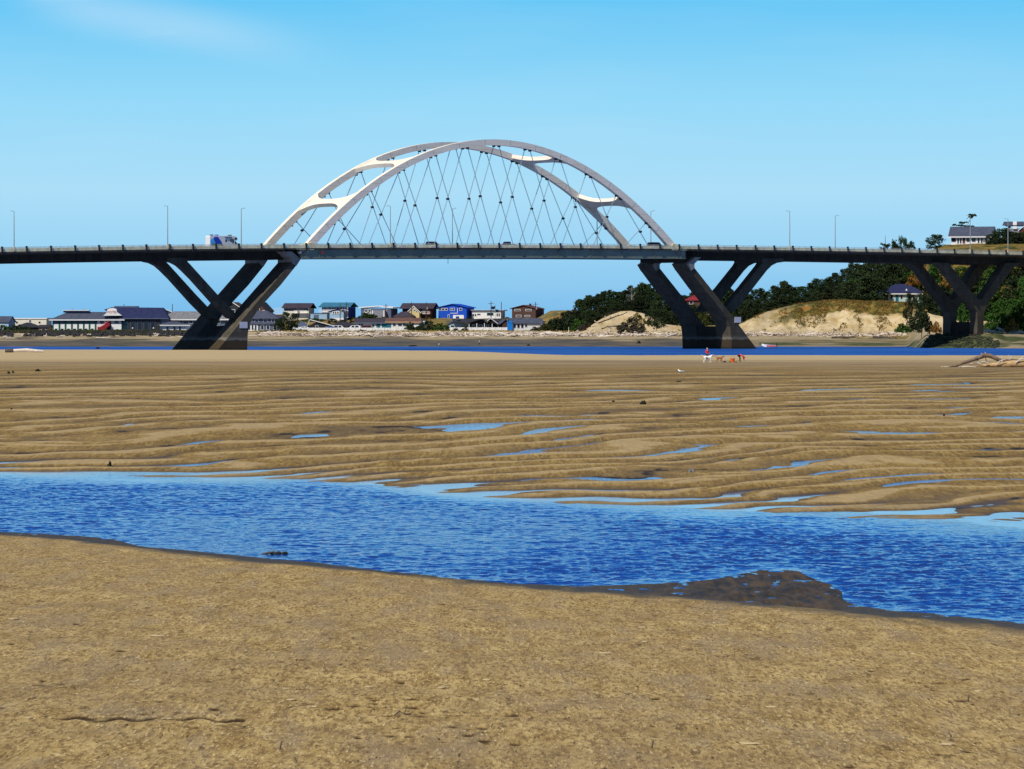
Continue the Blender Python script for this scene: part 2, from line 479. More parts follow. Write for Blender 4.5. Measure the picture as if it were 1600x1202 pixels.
def pit_field(px, Y):
    x = (px - 800) * Y / F
    q = random.Random(3); out = np.zeros_like(x)
    trails = []
    for k in range(170):
        yy = 44 + 44*q.random()**.8; xx = (q.random()-.5)*.30*yy
        trails.append((xx, yy, .03+.07*q.random(), .06+.14*q.random(), .4+.6*q.random()))
    for a in range(44):                # a trampled patch, right of the crack
        yy = 46+abs(q.gauss(3, 3.0)); xx = (q.gauss(600, 150)-800)*yy/F
        trails.append((xx, yy, .035+.05*q.random(), .07+.12*q.random(), .9))
    # long drift crack at the lower left: (90,1140) -> (360,1122)
    k_ = 0
    for t in np.linspace(0, 1, 60):
        p_ = 88 + 290*t; y_ = 1141 - 19*t + 3.5*math.sin(7*t) + 2.5*math.sin(29*t+1)
        yy = (H-.75)*F/(y_-YH); xx = (p_-800)*yy/F
        trails.append((xx, yy, .045, .08+.16*abs(math.sin(11*t)), .45+.5*abs(math.sin(4.2*t+.4)))); k_ += 1
    ymin = Y.min(1); ymax = Y.max(1)
    for xx, yy, rx, ry, w in trails:
        r = np.where((ymin < yy+ry*2.5) & (ymax > yy-ry*2.5))[0]
        if len(r) == 0: continue
        a, b = r[0], r[-1]+1
        X = x[a:b]; Z = Y[a:b]
        d = ((X-xx)/rx)**2 + ((Z-yy)/ry)**2
        out[a:b] = np.maximum(out[a:b], w*np.exp(-d*1.2))
    return out

def build_near():
    rows_ = 640
    px = np.concatenate([np.linspace(-2600, -70, 130), np.linspace(-60, 1660, 620), np.linspace(1670, 4200, 130)])[None, :]
    cols_ = px.shape[1]
    scr = np.linspace(0, 1, rows_)[:, None]
    ymid = Yd(px)*.5 + Yf(px)*.5
    inv0, inv1 = 1/34.0, 1/ymid
    Y = 1/(inv0 + (inv1-inv0)*scr)
    px = np.broadcast_to(px, Y.shape)
    z, s, m, ns = near_z(px, Y)
    x = (px-800)*Y/F
    pf = pit_field(px, Y)*np.clip(s/1.5, 0, 1)
    pf = pf*(.6+.8*np.clip(fbm(x/.12, Y/.25, 90, 2)+.5, 0, 1))
    z = z - .032*pf
    edge = np.clip(1-(s-.3+1.8*fbm(x/.6, Y/2.0, 71, 4))/2.6, 0, 1)
    mudm = np.where((s <= 0) & (Y < Yw(px)+.3), np.clip((Yw(px)-Yd(px))/6-.2, 0, 1), 0)
    o = from_np('beach', np.stack([x, Y, z], -1), rows_, cols_, M['beach'], {'wet': edge, 'mud': mudm, 'pit': np.clip(pf, 0, 1)})
    tag(o, kind='structure')
build_near()

def build_flat():
    rows_ = 760
    px = np.concatenate([np.linspace(-2600, -90, 90), np.linspace(-80, 1680, 440), np.linspace(1690, 4200, 90)])[None, :]
    cols_ = px.shape[1]
    ymid = Yd(px)*.5 + Yf(px)*.5
    t = np.linspace(0, 1, rows_)[:, None]**1.0
    inv0, inv1 = 1/ymid, 1/1000.0
    Y = 1/(inv0 + (inv1-inv0)*t)
    px = np.broadcast_to(px, Y.shape)
    x, s, base, rip, amp, c = flat_parts(px, Y)
    z = flat_z(px, Y)
    rel = rip/np.maximum(amp, .02)
    far = np.clip((Y-330)/260, 0, 1)
    trough = np.clip((-rel-.55)*3, 0, 1)*(1-far)
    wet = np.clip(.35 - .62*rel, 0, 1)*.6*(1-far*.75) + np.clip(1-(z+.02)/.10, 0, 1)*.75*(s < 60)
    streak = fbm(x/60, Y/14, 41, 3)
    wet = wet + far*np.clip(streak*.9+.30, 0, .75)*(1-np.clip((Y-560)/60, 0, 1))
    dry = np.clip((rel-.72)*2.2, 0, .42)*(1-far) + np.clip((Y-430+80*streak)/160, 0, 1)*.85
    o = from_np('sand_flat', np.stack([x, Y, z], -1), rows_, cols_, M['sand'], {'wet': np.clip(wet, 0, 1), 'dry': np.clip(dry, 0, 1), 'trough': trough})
    tag(o, kind='structure')
    # standing water left in the deeper troughs
    c2, r2 = 460, 240
    px = np.linspace(-2600, 4200, c2)[None, :]
    t = np.linspace(0, 1, r2)[:, None]
    Y = 1/(1/(Yf(px)-4) + (1/420.0-1/(Yf(px)-4))*t)
    px = np.broadcast_to(px, Y.shape)
    x, s, base, rip, amp, c = flat_parts(px, Y)
    wl = base - .086 + .062*fbm(x/7, Y/18, 15, 2) - .02*np.clip((500-px)/300, 0, 1)*(s > 12) + .020*np.clip((px-650)/400, 0, 1)
    wl = np.where(s < 6, np.minimum(wl, -.02), wl)
    o = from_np('tidal_pool_water', np.stack([x, Y, wl], -1), r2, c2, M['pool'])
    tag(o, kind='structure')
build_flat()

def build_stream():
    c2, r2 = 620, 860
    px = np.concatenate([np.linspace(-2600, -60, 90), np.linspace(-55, 1655, 540), np.linspace(1660, 4200, 90)])[None, :]
    t = np.linspace(0, 1, r2)[:, None]
    y0, y1 = Yd(px)-5, Yf(px)+22
    Y = y0+(y1-y0)*t
    px = np.broadcast_to(px, Y.shape)
    x = (px-800)*Y/F
    s = Y-Yf(px)
    calm = np.clip(1+(s+1+8*fbm(x/6, Y/9, 5, 3))/13.0, 0, 1)**1.3
    edge = np.clip(1-(Y-Yw(px)+1.0*fbm(x/2, Y/2, 6, 2))/3.0, 0, 1)*np.clip((px-850)/250, 0, .6)
    calm = np.maximum(calm, edge*.8)
    gust = 1.0+.75*fbm(x/7, Y/22, 9, 3) + .25*np.clip((px-700)/700, -.6, 1)
    z = .021*fbm(x/.48, Y/.42, 201, 3) + .010*vnoise(x/.20, Y/.20, 211) + .018*fbm(x/2.8, Y/1.4, 221, 2)
    z = z*gust*(1-calm)
    o = from_np('stream_water', np.stack([x, Y, z], -1), r2, px.shape[1], M['stream'], {'calm': calm*.9})
    tag(o, kind='structure')
build_stream()

b = MB().add([(-420, 640, 0), (420, 640, 0), (900, 1700, 0), (-900, 1700, 0)], [(0, 1, 2, 3)])
tag(b.build('bay_water', M['bay']), kind='structure')
b = MB().add([(-40000, -300, -3), (40000, -300, -3), (40000, 1300, -3), (-40000, 1300, -3)], [(0, 1, 2, 3)])
tag(b.build('ground', M['sand']), kind='structure')
b = MB().add([(-40000, 2300, -.5), (40000, 2300, -.5), (40000, 50000, -.5), (-40000, 50000, -.5)], [(0, 1, 2, 3)])
tag(b.build('sea_water', M['bay']), kind='structure')

# ------------------------------------------------------------------ far shore terrain
T = lambda px, xs, ys: np.interp(px, xs, ys)
def shoreY(px): return T(px, [-400, 0, 1418, 1432, 1446, 1520, 1560, 1600, 2000], [1480, 1480, 1480, 1400, 1352, 1350, 1332, 1322, 1300])
def berm(px):   # top of the bank or dune seen from the water
    return T(px, [-400, 0, 290, 330, 430, 640, 820, 900, 915, 935, 955, 972, 988, 1005, 1018, 1040, 1060, 1150, 1165, 1200, 1240, 1290, 1350, 1425, 1450, 1500, 1600, 2000],
             [5.2, 5.2, 5.2, 5.2, 5.3, 5.4, 5.4, 5.2, 6.4, 9.4, 11.8, 13.1, 13.2, 12.4, 11.0, 8, 7.4, 7.6, 9.2, 13.1, 15.3, 17.2, 17.0, 16.4, 12, 9, 9, 9])
def back(px):   # ground behind the front row
    return T(px, [-400, 290, 420, 480, 840, 860, 900, 1000, 1165, 1240, 1300, 1370, 1450, 1480, 1600, 2000],
             [5.8, 5.8, 8, 10.6, 10.8, 14, 14, 12, 13, 17, 22, 31, 38, 40.8, 41.5, 42])
def far_z(px, Y):
    px = np.asarray(px, float); Y = np.asarray(Y, float)
    x = (px-800)*Y/F
    r = Y - shoreY(px)
    bt = berm(px); bk = back(px)
    mound = np.clip((px-1435)/25, 0, 1)
    run = np.clip((bt-5)*2.2, 8, 34) + 5*fbm(x/12, x*0+3.3, 107, 3)
    z = np.where(r < 0, r*.03, np.where(r < 80, 2.7*(r/80)**.9, 2.7+(r-80)/22*1.9))
    nz = fbm(x/9, Y/12, 101, 4)
    k = np.clip((r-100)/np.maximum(run, 5), 0, 1)
    z2 = 4.5 + (bt-4.5)*(k*k*(3-2*k)) + .7*nz*np.clip((bt-6)/4, 0, 1)*k + 1.5*fbm(x/3.2, Y/16, 109, 3)*k*(1-k)*4*np.clip((bt-7)/3, 0, 1)
    z = np.where(r > 100, z2, z)
    z = np.where((r > 0) & (r < 134), z+(np.maximum(np.minimum(r*np.interp(px, [1435, 1446, 1525, 1570, 1600], [.105, .42, .42, .12, .09]), 4.5), z)-z)*mound, z)
    k2 = np.clip((Y-1645)/60, 0, 1) if True else 0
    hillside = px > 1200
    y0 = np.where(px > 1450, shoreY(px)+140, 1650.)
    y0 = np.where((px > 1440) & (px <= 1450), 1650-(px-1440)*14., y0)
    k3 = np.clip((Y-y0)/np.where(px > 1450, np.maximum(1690-y0, 30), 75), 0, 1)
    kk = np.where(hillside, k3, k2); kk = kk*kk*(3-2*kk)
    z = np.where(r > 134, bt + (bk-bt)*kk + .5*nz*kk, z)
    z = np.where(Y > 1900, z*np.clip(1-(Y-1900)/350, -.1, 1), z)
    return z + .06*fbm(x/3, Y/3, 111, 2)*(r > 0)

def shore_material():
    m = NM('far_shore'); v = m.coord(obj=False)
    beach = m.attr('beach'); veg = m.attr('veg'); algae_shade = m.attr('algae_shade'); wet = m.attr('wet')
    n = m.noise(v, .35, 5, .6); n2 = m.noise(v, .08, 4)
    c = m.mix(m.mapr(n, .3, .7), (.40, .305, .165), (.60, .49, .305))
    c = m.mix(m.mapr(m.noise(v, .18, 5, .65), .5, .66, 0, .75), c, (.34, .23, .075))
    c = m.mix(beach, c, m.mix(m.mapr(n, .3, .7), (.27, .215, .125), (.36, .29, .175)))
    c = m.mix(wet, c, m.mix(m.mapr(n2, .4, .6), (.062, .060, .046), (.135, .105, .060)))
    c = m.mix(algae_shade, c, m.mix(m.mapr(n, .4, .6), (.03, .05, .014), (.075, .085, .03)))
    vg = m.mix(m.mapr(n, .38, .62), (.040, .055, .012), (.26, .175, .042))
    vg = m.mix(m.mapr(m.noise(v, .22, 4, .6), .52, .64, 0, .8), vg, (.24, .10, .022))
    vg = m.mix(m.mapr(m.noise(v, .15, 4, .6), .54, .62, 0, .85), vg, (.022, .042, .010))
    c = m.mix(veg, c, vg)
    m.col(c); m.rough(m.mapr(wet, .3, 1, .9, .55)); m.spec(.15); m.bump(n, .6, .6)
    return m.m
M['shore'] = shore_material()

def build_far():
    px = np.linspace(-500, 2100, 620)[None, :]
    Y = np.concatenate([np.linspace(1290, 1570, 90), np.linspace(1572, 1660, 88), np.linspace(1664, 2300, 60)])[:, None]
    px, Y = np.broadcast_arrays(px, Y)
    z = far_z(px, Y); x = (px-800)*Y/F; r = Y-shoreY(px)
    wob = fbm(x/14, Y/20, 131, 3)
    beach = np.clip((108-r)/8, 0, 1)
    wet = np.clip((84-r+30*wob+26*fbm(x/55, Y/12, 133, 3))/20, 0, 1)*np.where(px > 1440, .25, np.where(px > 1165, .45, .95))
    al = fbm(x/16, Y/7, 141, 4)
    algae_shade = np.clip((al-.05)*5, 0, 1)*np.clip((75-r)/25, 0, 1)*np.where((px > 170) & (px < 300), 1.0, np.where(px > 1200, 1.0, .18))*(r > 2)
    algae_shade = np.maximum(algae_shade, np.clip((al+.25)*4, 0, 1)*np.clip((30-np.abs(r-14))/10, 0, 1)*((px > 1185) & (px < 1440))*.9)
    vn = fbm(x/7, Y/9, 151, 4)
    algae_shade = np.maximum(algae_shade, np.clip((15-r)/3, 0, 1)*((px > 1436) & (px < 1548))*(r > -2))  # dark patch at the pier foot: bridge shadow put into the ground colour
    top = np.clip((z-(4.5+(berm(px)-4.5)*.55))/2.0, 0, 1)
    veg = np.where(px < 300, np.clip((r-100)/5, 0, 1)*.95, 0)
    veg = np.where((px >= 1165) & (px < 1440), np.clip((top*1.5-.50+vn*1.7)*2.5, 0, 1)*np.clip((px-1165)/80, .25, 1), veg)
    veg = np.where(px >= 1440, np.clip((r-112)/8, 0, 1), veg)
    veg = np.where((px >= 300) & (px < 905), np.clip((r-118+6*vn)/8, 0, 1)*.85, veg)
    veg = np.where((px >= 905) & (px < 1165), np.clip((vn-.15)*3, 0, 1)*np.clip((r-100)/8, 0, 1)*np.where(px > 975, 1.2, .35), veg)
    veg = np.where(r > 138, np.maximum(veg, .9), veg)
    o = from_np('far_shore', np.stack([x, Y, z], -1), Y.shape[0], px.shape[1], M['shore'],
                {'beach': beach, 'wet': np.clip(wet, 0, 1), 'algae_shade': np.clip(algae_shade, 0, 1), 'veg': np.clip(veg, 0, 1)})
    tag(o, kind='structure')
build_far()
def gz(px, Y): return float(far_z(np.array([px]), np.array([Y]))[0])
def fz(px, Y): return float(flat_z(np.array([[float(px)]]), np.array([[float(Y)]]))[0, 0])

# ------------------------------------------------------------------ the bridge
K = .24; Z0 = K*F*cph
BW = 22.4
def U(px, v=0.0):
    q = px-800
    return (q*(Z0+v*cph)/F + v*sph)/(cph - q*sph/F)
def BZ(px, py, v=0.0):
    u = U(px, v); Y = Z0+u*sph+v*cph
    return H-(py-YH)*Y/F
def UZ(px, py, v=0.0): return (U(px, v), BZ(px, py, v))
rt = [(0,386),(200,383.4),(400,381.2),(600,380.2),(800,380.3),(1000,381.4),(1200,384.4),(1400,388),(1600,392)]
_u = np.array([U(p, -.8) for p, _ in rt]); _z = np.array([BZ(p, q, -.8) for p, q in rt])
_pf = np.polyfit(_u, _z, 3)
def RT(u):                              # top of the railing along the bridge
    u = min(max(u, -240), 290); return float(np.polyval(_pf, u))
bridge = empty('arch_bridge', (0, Z0, 0), PHI, 'long concrete road bridge with pale arch ribs, crossed hangers and V-shaped piers', 'bridge')
UA, UB = -300., 330.
US = np.linspace(UA, UB, 64)
def sweep_uz(name, mat, sect, us, parent=bridge, mb=None, **kw):
    m = mb or MB()
    m.sweep([[(u, v, RT(u)+z) for v, z in sect] for u in us])
    return m if mb is not None else m.build(name, mat, parent, **kw)
sweep_uz('deck_slab', M['conc'], [(-.75,-1.32),(23.15,-1.32),(23.15,-1.72),(18,-2.2),(4.4,-2.2),(-.75,-1.72)], US)
sweep_uz('road_surface', M['asphalt'], [(.9,-1.25),(21.5,-1.25),(21.5,-1.318),(.9,-1.318)], US)
UG0, UG1 = U(456, .5), U(1083, .5)
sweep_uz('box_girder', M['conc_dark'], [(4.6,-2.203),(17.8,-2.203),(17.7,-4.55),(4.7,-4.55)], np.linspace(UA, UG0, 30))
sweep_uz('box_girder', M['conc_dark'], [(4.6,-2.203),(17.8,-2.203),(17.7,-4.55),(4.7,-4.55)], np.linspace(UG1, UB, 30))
us_t = np.linspace(U(470, 0), U(1070, 0), 24)
for v0 in (-.3, 21.2):
    m = MB(); sweep_uz('', None, [(v0,-1.723),(v0+1.5,-1.723),(v0+1.5,-4.1),(v0,-4.1)], us_t, mb=m)
    sweep_uz('', None, [(v0-.25,-4.1),(v0+1.75,-4.1),(v0+1.75,-4.35),(v0-.25,-4.35)], us_t, mb=m)
    for u in us_t[1:-1:2]: m.box((u-.06, v0-.12, RT(u)-4.09), (u+.06, v0-.001, RT(u)-1.73))
    m.build('tie_girder', M['steel'], bridge)
m = MB()
for u in np.linspace(us_t[0]+2, us_t[-1]-2, 22): m.box((u-.3, 1.25, RT(u)-3.9), (u+.3, 21.15, RT(u)-2.22))
sweep_uz('', None, [(6,-3.95),(16,-3.95),(16,-4.25),(6,-4.25)], us_t, mb=m)
m.build('floor_beam', M['bracket'], bridge)
for v0, v1 in ((-.78, -.48), (22.88, 23.18)):
    sweep_uz('parapet', M['parapet'], [(v0,-1.317),(v1,-1.317),(v1,-.45),(v0,-.45)], US)
    m = MB()
    for zz in (-.03, -.25): sweep_uz('', None, [(v0+.1,zz),(v1-.1,zz),(v1-.1,zz-.08),(v0+.1,zz-.08)], US, mb=m)
    for u in np.arange(UA+2, UB, 2.57): m.box((u-.05, v0+.11, RT(u)-.45), (u+.05, v1-.11, RT(u)-.02))
    m.build('handrail', M['rail'], bridge)
# posts, measured spacing 7.7 m
pm = MB().box((-.2,-.22,-.55),(.2,.30,1.55)).mesh('railing_post', M['black'])
pu = U(167/4, -.9)
for k in range(-8, 62):
    u = pu + 7.72*(k+0)
    if u < -215 or u > 265: continue
    o = bpy.data.objects.new('railing_post', pm); col.objects.link(o); o.parent = bridge; o.location = (u, -.85, RT(u)-1.4)

# arch ribs: parabola fitted to the photographed upper edge
tp = [(477,382),(506,352),(536,320),(560,302),(592,276),(626,255),(658,241),(696,228),(740,221),(771,218.3),(804.5,221),(833,226),(864,235.6),(897,249.4),(928,266.5),(959,289),(997,323.5),(1028,354.4),(1056,383)]
au = np.array([U(p, .2) for p, _ in tp]); az = np.array([BZ(p, q, .2) for p, q in tp])
apf = np.polyfit(au, az, 4)
A0, A1 = au[0]-2.2, au[-1]+2.2
def AT(u): return float(np.polyval(apf, u))
def ATn(u):
    d = float(np.polyval(np.polyder(apf), u)); n = math.hypot(1, d); return (-d/n, 1/n), (1/n, d/n)
def rib_depth(u):
    t = abs(u-(A0+A1)/2)/((A1-A0)/2); return 1.75+.55*t*t
for v0 in (-.3, BW-1.5+.3):
    m = MB(); secs = []
    for u in np.linspace(A0, A1, 72):
        (nx, nz), _ = ATn(u); d = rib_depth(u); z = AT(u)
        secs.append([(u, v0, z), (u, v0+1.5, z), (u-nx*d, v0+1.5, z-nz*d), (u-nx*d, v0, z-nz*d)])
    m.sweep(secs); rib = m.build('arch_rib', M['arch'], bridge)
    for u in np.linspace(A0+9, A1-9, 14):        # casting joints
        m = MB()
        (nx, nz), (tx, tz) = ATn(u); d = rib_depth(u); z = AT(u)
        m.add([(u-tx*.06, v0-.012, z-tz*.06), (u+tx*.06, v0-.012, z+tz*.06), (u+tx*.06-nx*d, v0-.012, z+tz*.06-nz*d), (u-tx*.06-nx*d, v0-.012, z-tz*.06-nz*d),
               (u-tx*.06, v0+.01, z-tz*.06), (u+tx*.06, v0+.01, z+tz*.06), (u+tx*.06-nx*d, v0+.01, z+tz*.06-nz*d), (u-tx*.06-nx*d, v0+.01, z-tz*.06-nz*d)],
              [(0,1,2,3),(4,5,6,7),(0,1,5,4),(1,2,6,5),(2,3,7,6),(3,0,4,7)])
        m.build('joint', M['textgrey'], rib)
    for uu, sgn in ((A0, 1), (A1, -1)):
        m = MB(); zt = RT(uu)-1.0
        m.prism_xz([(uu-sgn*1.5, zt-.75), (uu-sgn*1.2, zt+.2), (uu+sgn*3.2, zt+1.2), (uu+sgn*4.2, zt+1.2), (uu+sgn*4.6, zt-.75)], v0-.45, v0+1.8)
        m.build('rib_pedestal', M['parapet'], bridge)
# flared cross braces between the ribs
for pxc in (546, 636, 884, 986):
    uc = U(pxc, .2); (nx, nz), (tx, tz) = ATn(uc)
    va, vb = 1.2, BW-1.2
    nseg = 20; secs = []
    for i in range(nseg+1):
        t = i/nseg; v = va+(vb-va)*t
        e = abs(2*t-1)
        hw = 1.15 + 3.2*e**3.2
        off = 0
        ring = []
        for a, n_ in ((-hw, -.12), (hw, -.12), (hw, -1.35), (-hw, -1.35)):
            uu = uc+tx*a
            zz = AT(uc+tx*a)
            (px_, pz_), _ = ATn(uu)
            ring.append((uu+px_*n_, v, zz+pz_*n_))
        secs.append(ring)
    MB().sweep(secs).build('arch_brace', M['arch'], bridge)
# hangers
AC = (A0+A1)/2; SP = 11.9
def rib_under(u, v):
    (nx, nz), _ = ATn(u); d = rib_depth(u); return Vector((u-nx*d, v, AT(u)-nz*d))
for v in (.45, BW-.45):
    for k in range(-5, 6):
        u = AC+k*SP; p = rib_under(u, v); _, (tx, tz) = ATn(u)
        m = MB()
        for s_ in (-.95, .95):
            q = p+Vector((tx*s_, 0, tz*s_)); m.box((q.x-.35, v-.35, q.z-.5), (q.x+.35, v+.35, q.z+.12))
        q0 = p-Vector((tx*1.1, 0, tz*1.1)); q1 = p+Vector((tx*1.1, 0, tz*1.1))
        m.tube([q0, q1], .12, 6)
        m.build('rib_bracket', M['bracket'], bridge)
        zz = RT(u)-1.35
        MB().prism_xz([(u-1.7, zz), (u-.9, zz+.55), (u-.2, zz+.62), (u+.3, zz+.85), (u+1.3, zz+.7), (u+1.6, zz)], v-1.28, v-.93).build('deck_anchor', M['anchor'], bridge)
        for sgn in (-1, 1):
            if not -5 <= k+sgn <= 5: continue
            a = p+Vector((tx*.95*sgn, 0, tz*.95*sgn)); u2 = AC+(k+sgn)*SP
            b_ = Vector((u2-.5*sgn, v, RT(u2)-1.4))
            m = MB()
            for dv in (-.13, .13): m.tube([a+Vector((0, dv, 0)), b_+Vector((0, dv, 0))], .055, 5)
            m.build('hanger_cable', M['cable'], bridge)
    for k in range(-5, 5):
        u1, u2 = AC+k*SP, AC+(k+1)*SP
        a1 = rib_under(u1, v); a2 = rib_under(u2, v); b1 = Vector((u2, v, RT(u2)-1.4)); b2 = Vector((u1, v, RT(u1)-1.4))
        best = min(((a1.lerp(b1, i/60)-a2.lerp(b2, j/60)).length, i, j) for i in range(61) for j in range(61))
        c = a1.lerp(b1, best[1]/60)
        MB().tube([c+Vector((0,-.42,0)), c+Vector((0,.42,0))], .36, 8).build('cable_clamp', M['bracket'], bridge)

# piers with V legs
ZB = -2.0
legA = [(337.5,547),(396,479),(456,410),(462,404),(470,404),(463,415),(439,445),(416,470),(402,486),(394,498),(389,510),(387,524),(386,548)]
legA = [UZ(a, b_, .5) for a, b_ in legA]
legA[0] = (legA[0][0]-1.5, ZB); legA[-1] = (legA[-1][0], ZB)
legB = [(262,403),(262,408.5),(272,410.5),(281,415),(289,422),(303,436),(337,474),(360,497),(378,500),(365,487),(340,460.6),(297,413),(293,409),(293,403)]
legB = [UZ(a, b_, 4.4) for a, b_ in legB]
legC = [(1224,404),(1224,409.5),(1214,411),(1206,415),(1198,423),(1177,450),(1148,487),(1128,487),(1161,449),(1188,415),(1191,410),(1191,404)]
legC = [UZ(a, b_, 4.4) for a, b_ in legC]
# underside fillet against the girder
basew = [p for p in legA if p[1] < BZ(380, 500, .5)]
zc = BZ(370, 509, .5)
def clip_low(poly, zc):
    out = []
    for i in range(len(poly)):
        a, b_ = poly[i], poly[(i+1) % len(poly)]
        if a[1] <= zc: out.append(a)
        if (a[1] <= zc) != (b_[1] <= zc):
            t = (zc-a[1])/(b_[1]-a[1]); out.append((a[0]+(b_[0]-a[0])*t, zc))
    return out
wall = clip_low(legA, zc)
knuck = [UZ(a, b_, .2) for a, b_ in [(445,393),(456,393),(470,405),(463,416),(457,411),(457,404)]]
mir = lambda poly: [(-8-u, z) for u, z in poly]
sign_pts = {}
for mirror in (False, True):
    f = mir if mirror else (lambda p: p)
    for v0, w in ((.5, 7.0), (17.2, 7.2)):
        leg = MB().prism_xz(f(legA), v0, v0+w).build('pier_leg', M['conc'], bridge)
        if v0 == .5:
            su, sz = UZ(380.5, 508, .5)
            if mirror: su = U(1152.5, .5); sz = BZ(1152.5, 500, .5)
            sg = MB().box((su-1.3, .38, sz-.9), (su+1.3, .47, sz+.9)).build('notice_board', M['whitegrey'], leg)
    for v0, w in ((4.4, 2.6), (15.4, 2.6)):
        MB().prism_xz(legC if mirror else legB, v0, v0+w).build('pier_strut', M['conc'], bridge)
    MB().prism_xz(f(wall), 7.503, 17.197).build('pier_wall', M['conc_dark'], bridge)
    for v0, w in ((.2, 7.5), (17.0, 7.6)):
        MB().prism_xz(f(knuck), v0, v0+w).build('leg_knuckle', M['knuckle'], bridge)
    cap = [UZ(452, 402, 2), UZ(474, 402, 2), UZ(474, 391.5, 2), UZ(452, 391.5, 2)]
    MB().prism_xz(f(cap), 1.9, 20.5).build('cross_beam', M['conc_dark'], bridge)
pierB = [(1461,410),(1470,414),(1478,421),(1497.5,448),(1517,472),(1526.5,487.5),(1527.5,500),(1527,524),(1537,524),(1537,496),(1538.5,484),(1546,471),(1567,441),(1583,419),(1596,411),
         (1572,411),(1551,444),(1534,468),(1529,468),(1519,458),(1500,434),(1482,411)]
pierB = [UZ(a, b_, 3) for a, b_ in pierB]
cu = U(1532, 3)
for mirror in (False, True):
    pts = [(-8-u, z) for u, z in pierB] if mirror else pierB
    if mirror: pts = [(u-2.0, z-1.6) for u, z in pts]
    c_ = (-8-cu-2) if mirror else cu
    for v0 in (3.0, 15.8):
        MB().prism_xz(pts, v0, v0+3.6).build('pier_leg', M['conc'], bridge)
    MB().box((c_-.8, 6.603, -1), (c_+.8, 15.797, 8.5)).build('pier_wall', M['conc_dark'], bridge)
    MB().box((c_-3.0, 2.4, -2), (c_+3.0, 20.2, 4.5 if not mirror else 0)).build('pier_footing', M['conc_dark'], bridge)
u = U(503, -.3); z = BZ(503, 395, -.3)
MB().tube([(u, -.75, z), (u, -.31, z)], [.28, .3], 10).build('navigation_light', M['red'], bridge)
# drain pipes below the deck at midspan
for px_ in (700, 783):
    u = U(px_, 3); MB().tube([(u, 3, RT(u)-6.0 if px_ == 700 else RT(u)-4.9), (u, 3, RT(u)-4.2)], .07, 6).build('drain_pipe', M['bracket'], bridge)

def B(u, v, z):                        # bridge frame to world
    return Vector((u*cph-v*sph, Z0+u*sph+v*cph, z))

# street lamps on the bridge
def lamp_proto(h, side):
    r = empty('street_lamp', (0,0,0))
    MB().tube([(0,0,0),(0,0,h*.5),(0,0,h)], [.16,.13,.09], 7).build('pole', M['lamp'], r)
    MB().tube([(0,0,h-.15),(0,side*.7,h),(0,side*1.6,h+.05)], [.06,.05,.045], 6).build('arm', M['lamp'], r)
    MB().box((-.18,side*1.3-.35,h-.02),(.18,side*1.3+.35,h+.12)).build('lamp_head', M['lamp'], r)
    MB().box((-.3,-.3,-.3),(.3,.3,.7)).build('plinth', M['parapet'], r)
    return r
lamps = [(22, 330, -.55, 'at the far left end of the bridge'), (262, 322, -.55, 'on the bridge above the left V-shaped pier'),
         (377, 326, 23, 'on the bridge between the motorhome and the arch'), (610, 322, -.55, 'standing under the left half of the arch, the darker one'),
         (707, 326, 23, 'standing under the arch left of its crown, faint and thin'), (933, 322, 23, 'beside the foot of the far arch rib at right'),
         (1017, 330, 23, 'between the feet of the two arch ribs at right'), (1234, 330, -.55, 'on the bridge just right of the right V-shaped pier'),
         (1305, 337, 23, 'on the bridge between the right V-shaped pier and the hillside'), (1516, 337, -.55, 'on the bridge in front of the grey-roofed hill house'),
         (1575, 342, -.55, 'on the bridge at far right before the dark trees')]
lp = {s: lamp_proto(11.0, s) for s in (1, -1)}
used = set()
for px_, ytop, v, where in lamps:
    s_ = 1 if v < 0 else -1
    o = lp[s_] if s_ not in used else copy_tree(lp[s_]); used.add(s_)
    u = U(px_, v); z = RT(u)-.75
    o.location = B(u, v, z); o.rotation_euler = (0, 0, PHI)
    o.scale = (1, 1, (BZ(px_, ytop, v)-z)/11.0)
    tag(o, 'slim grey lamp post ' + where, 'street lamp', 'lamp posts along the bridge')

# ------------------------------------------------------------------ vehicles
def paint(name, c): return plain(name, c, .3, .05, 1, .5)
M['navycar'] = paint('dark_navy_paint', (.012, .014, .03)); M['blackcar'] = paint('black_paint', (.010, .011, .016))
M['whitecar'] = paint('white_car_paint', (.75, .76, .78)); M['darkred'] = paint('dark_red_paint', (.12, .01, .02))
M['bluegraphic'] = paint('royal_blue_vinyl', (.012, .05, .50)); M['skygraphic'] = paint('sky_blue_vinyl', (.08, .45, .85))
M['greengraphic'] = paint('green_vinyl', (.08, .16, .03)); M['bluecar'] = paint('blue_car_paint', (.05, .16, .5))
M['lightglass'] = plain('lamp_lens', (.7, .68, .6), .2)
def wheels(root, xs, w, r):
    for x in xs:
        for y in (-w/2+.12, w/2-.12):
            wh = MB().tube([(x, y-.12, r), (x, y+.12, r)], r, 14).build('wheel', M['tyre'], root)
            s_ = -1 if y < 0 else 1
            MB().tube([(x, y+s_*.1, r), (x, y+s_*.135, r)], r*.55, 10).build('rim', M['rim'], wh)
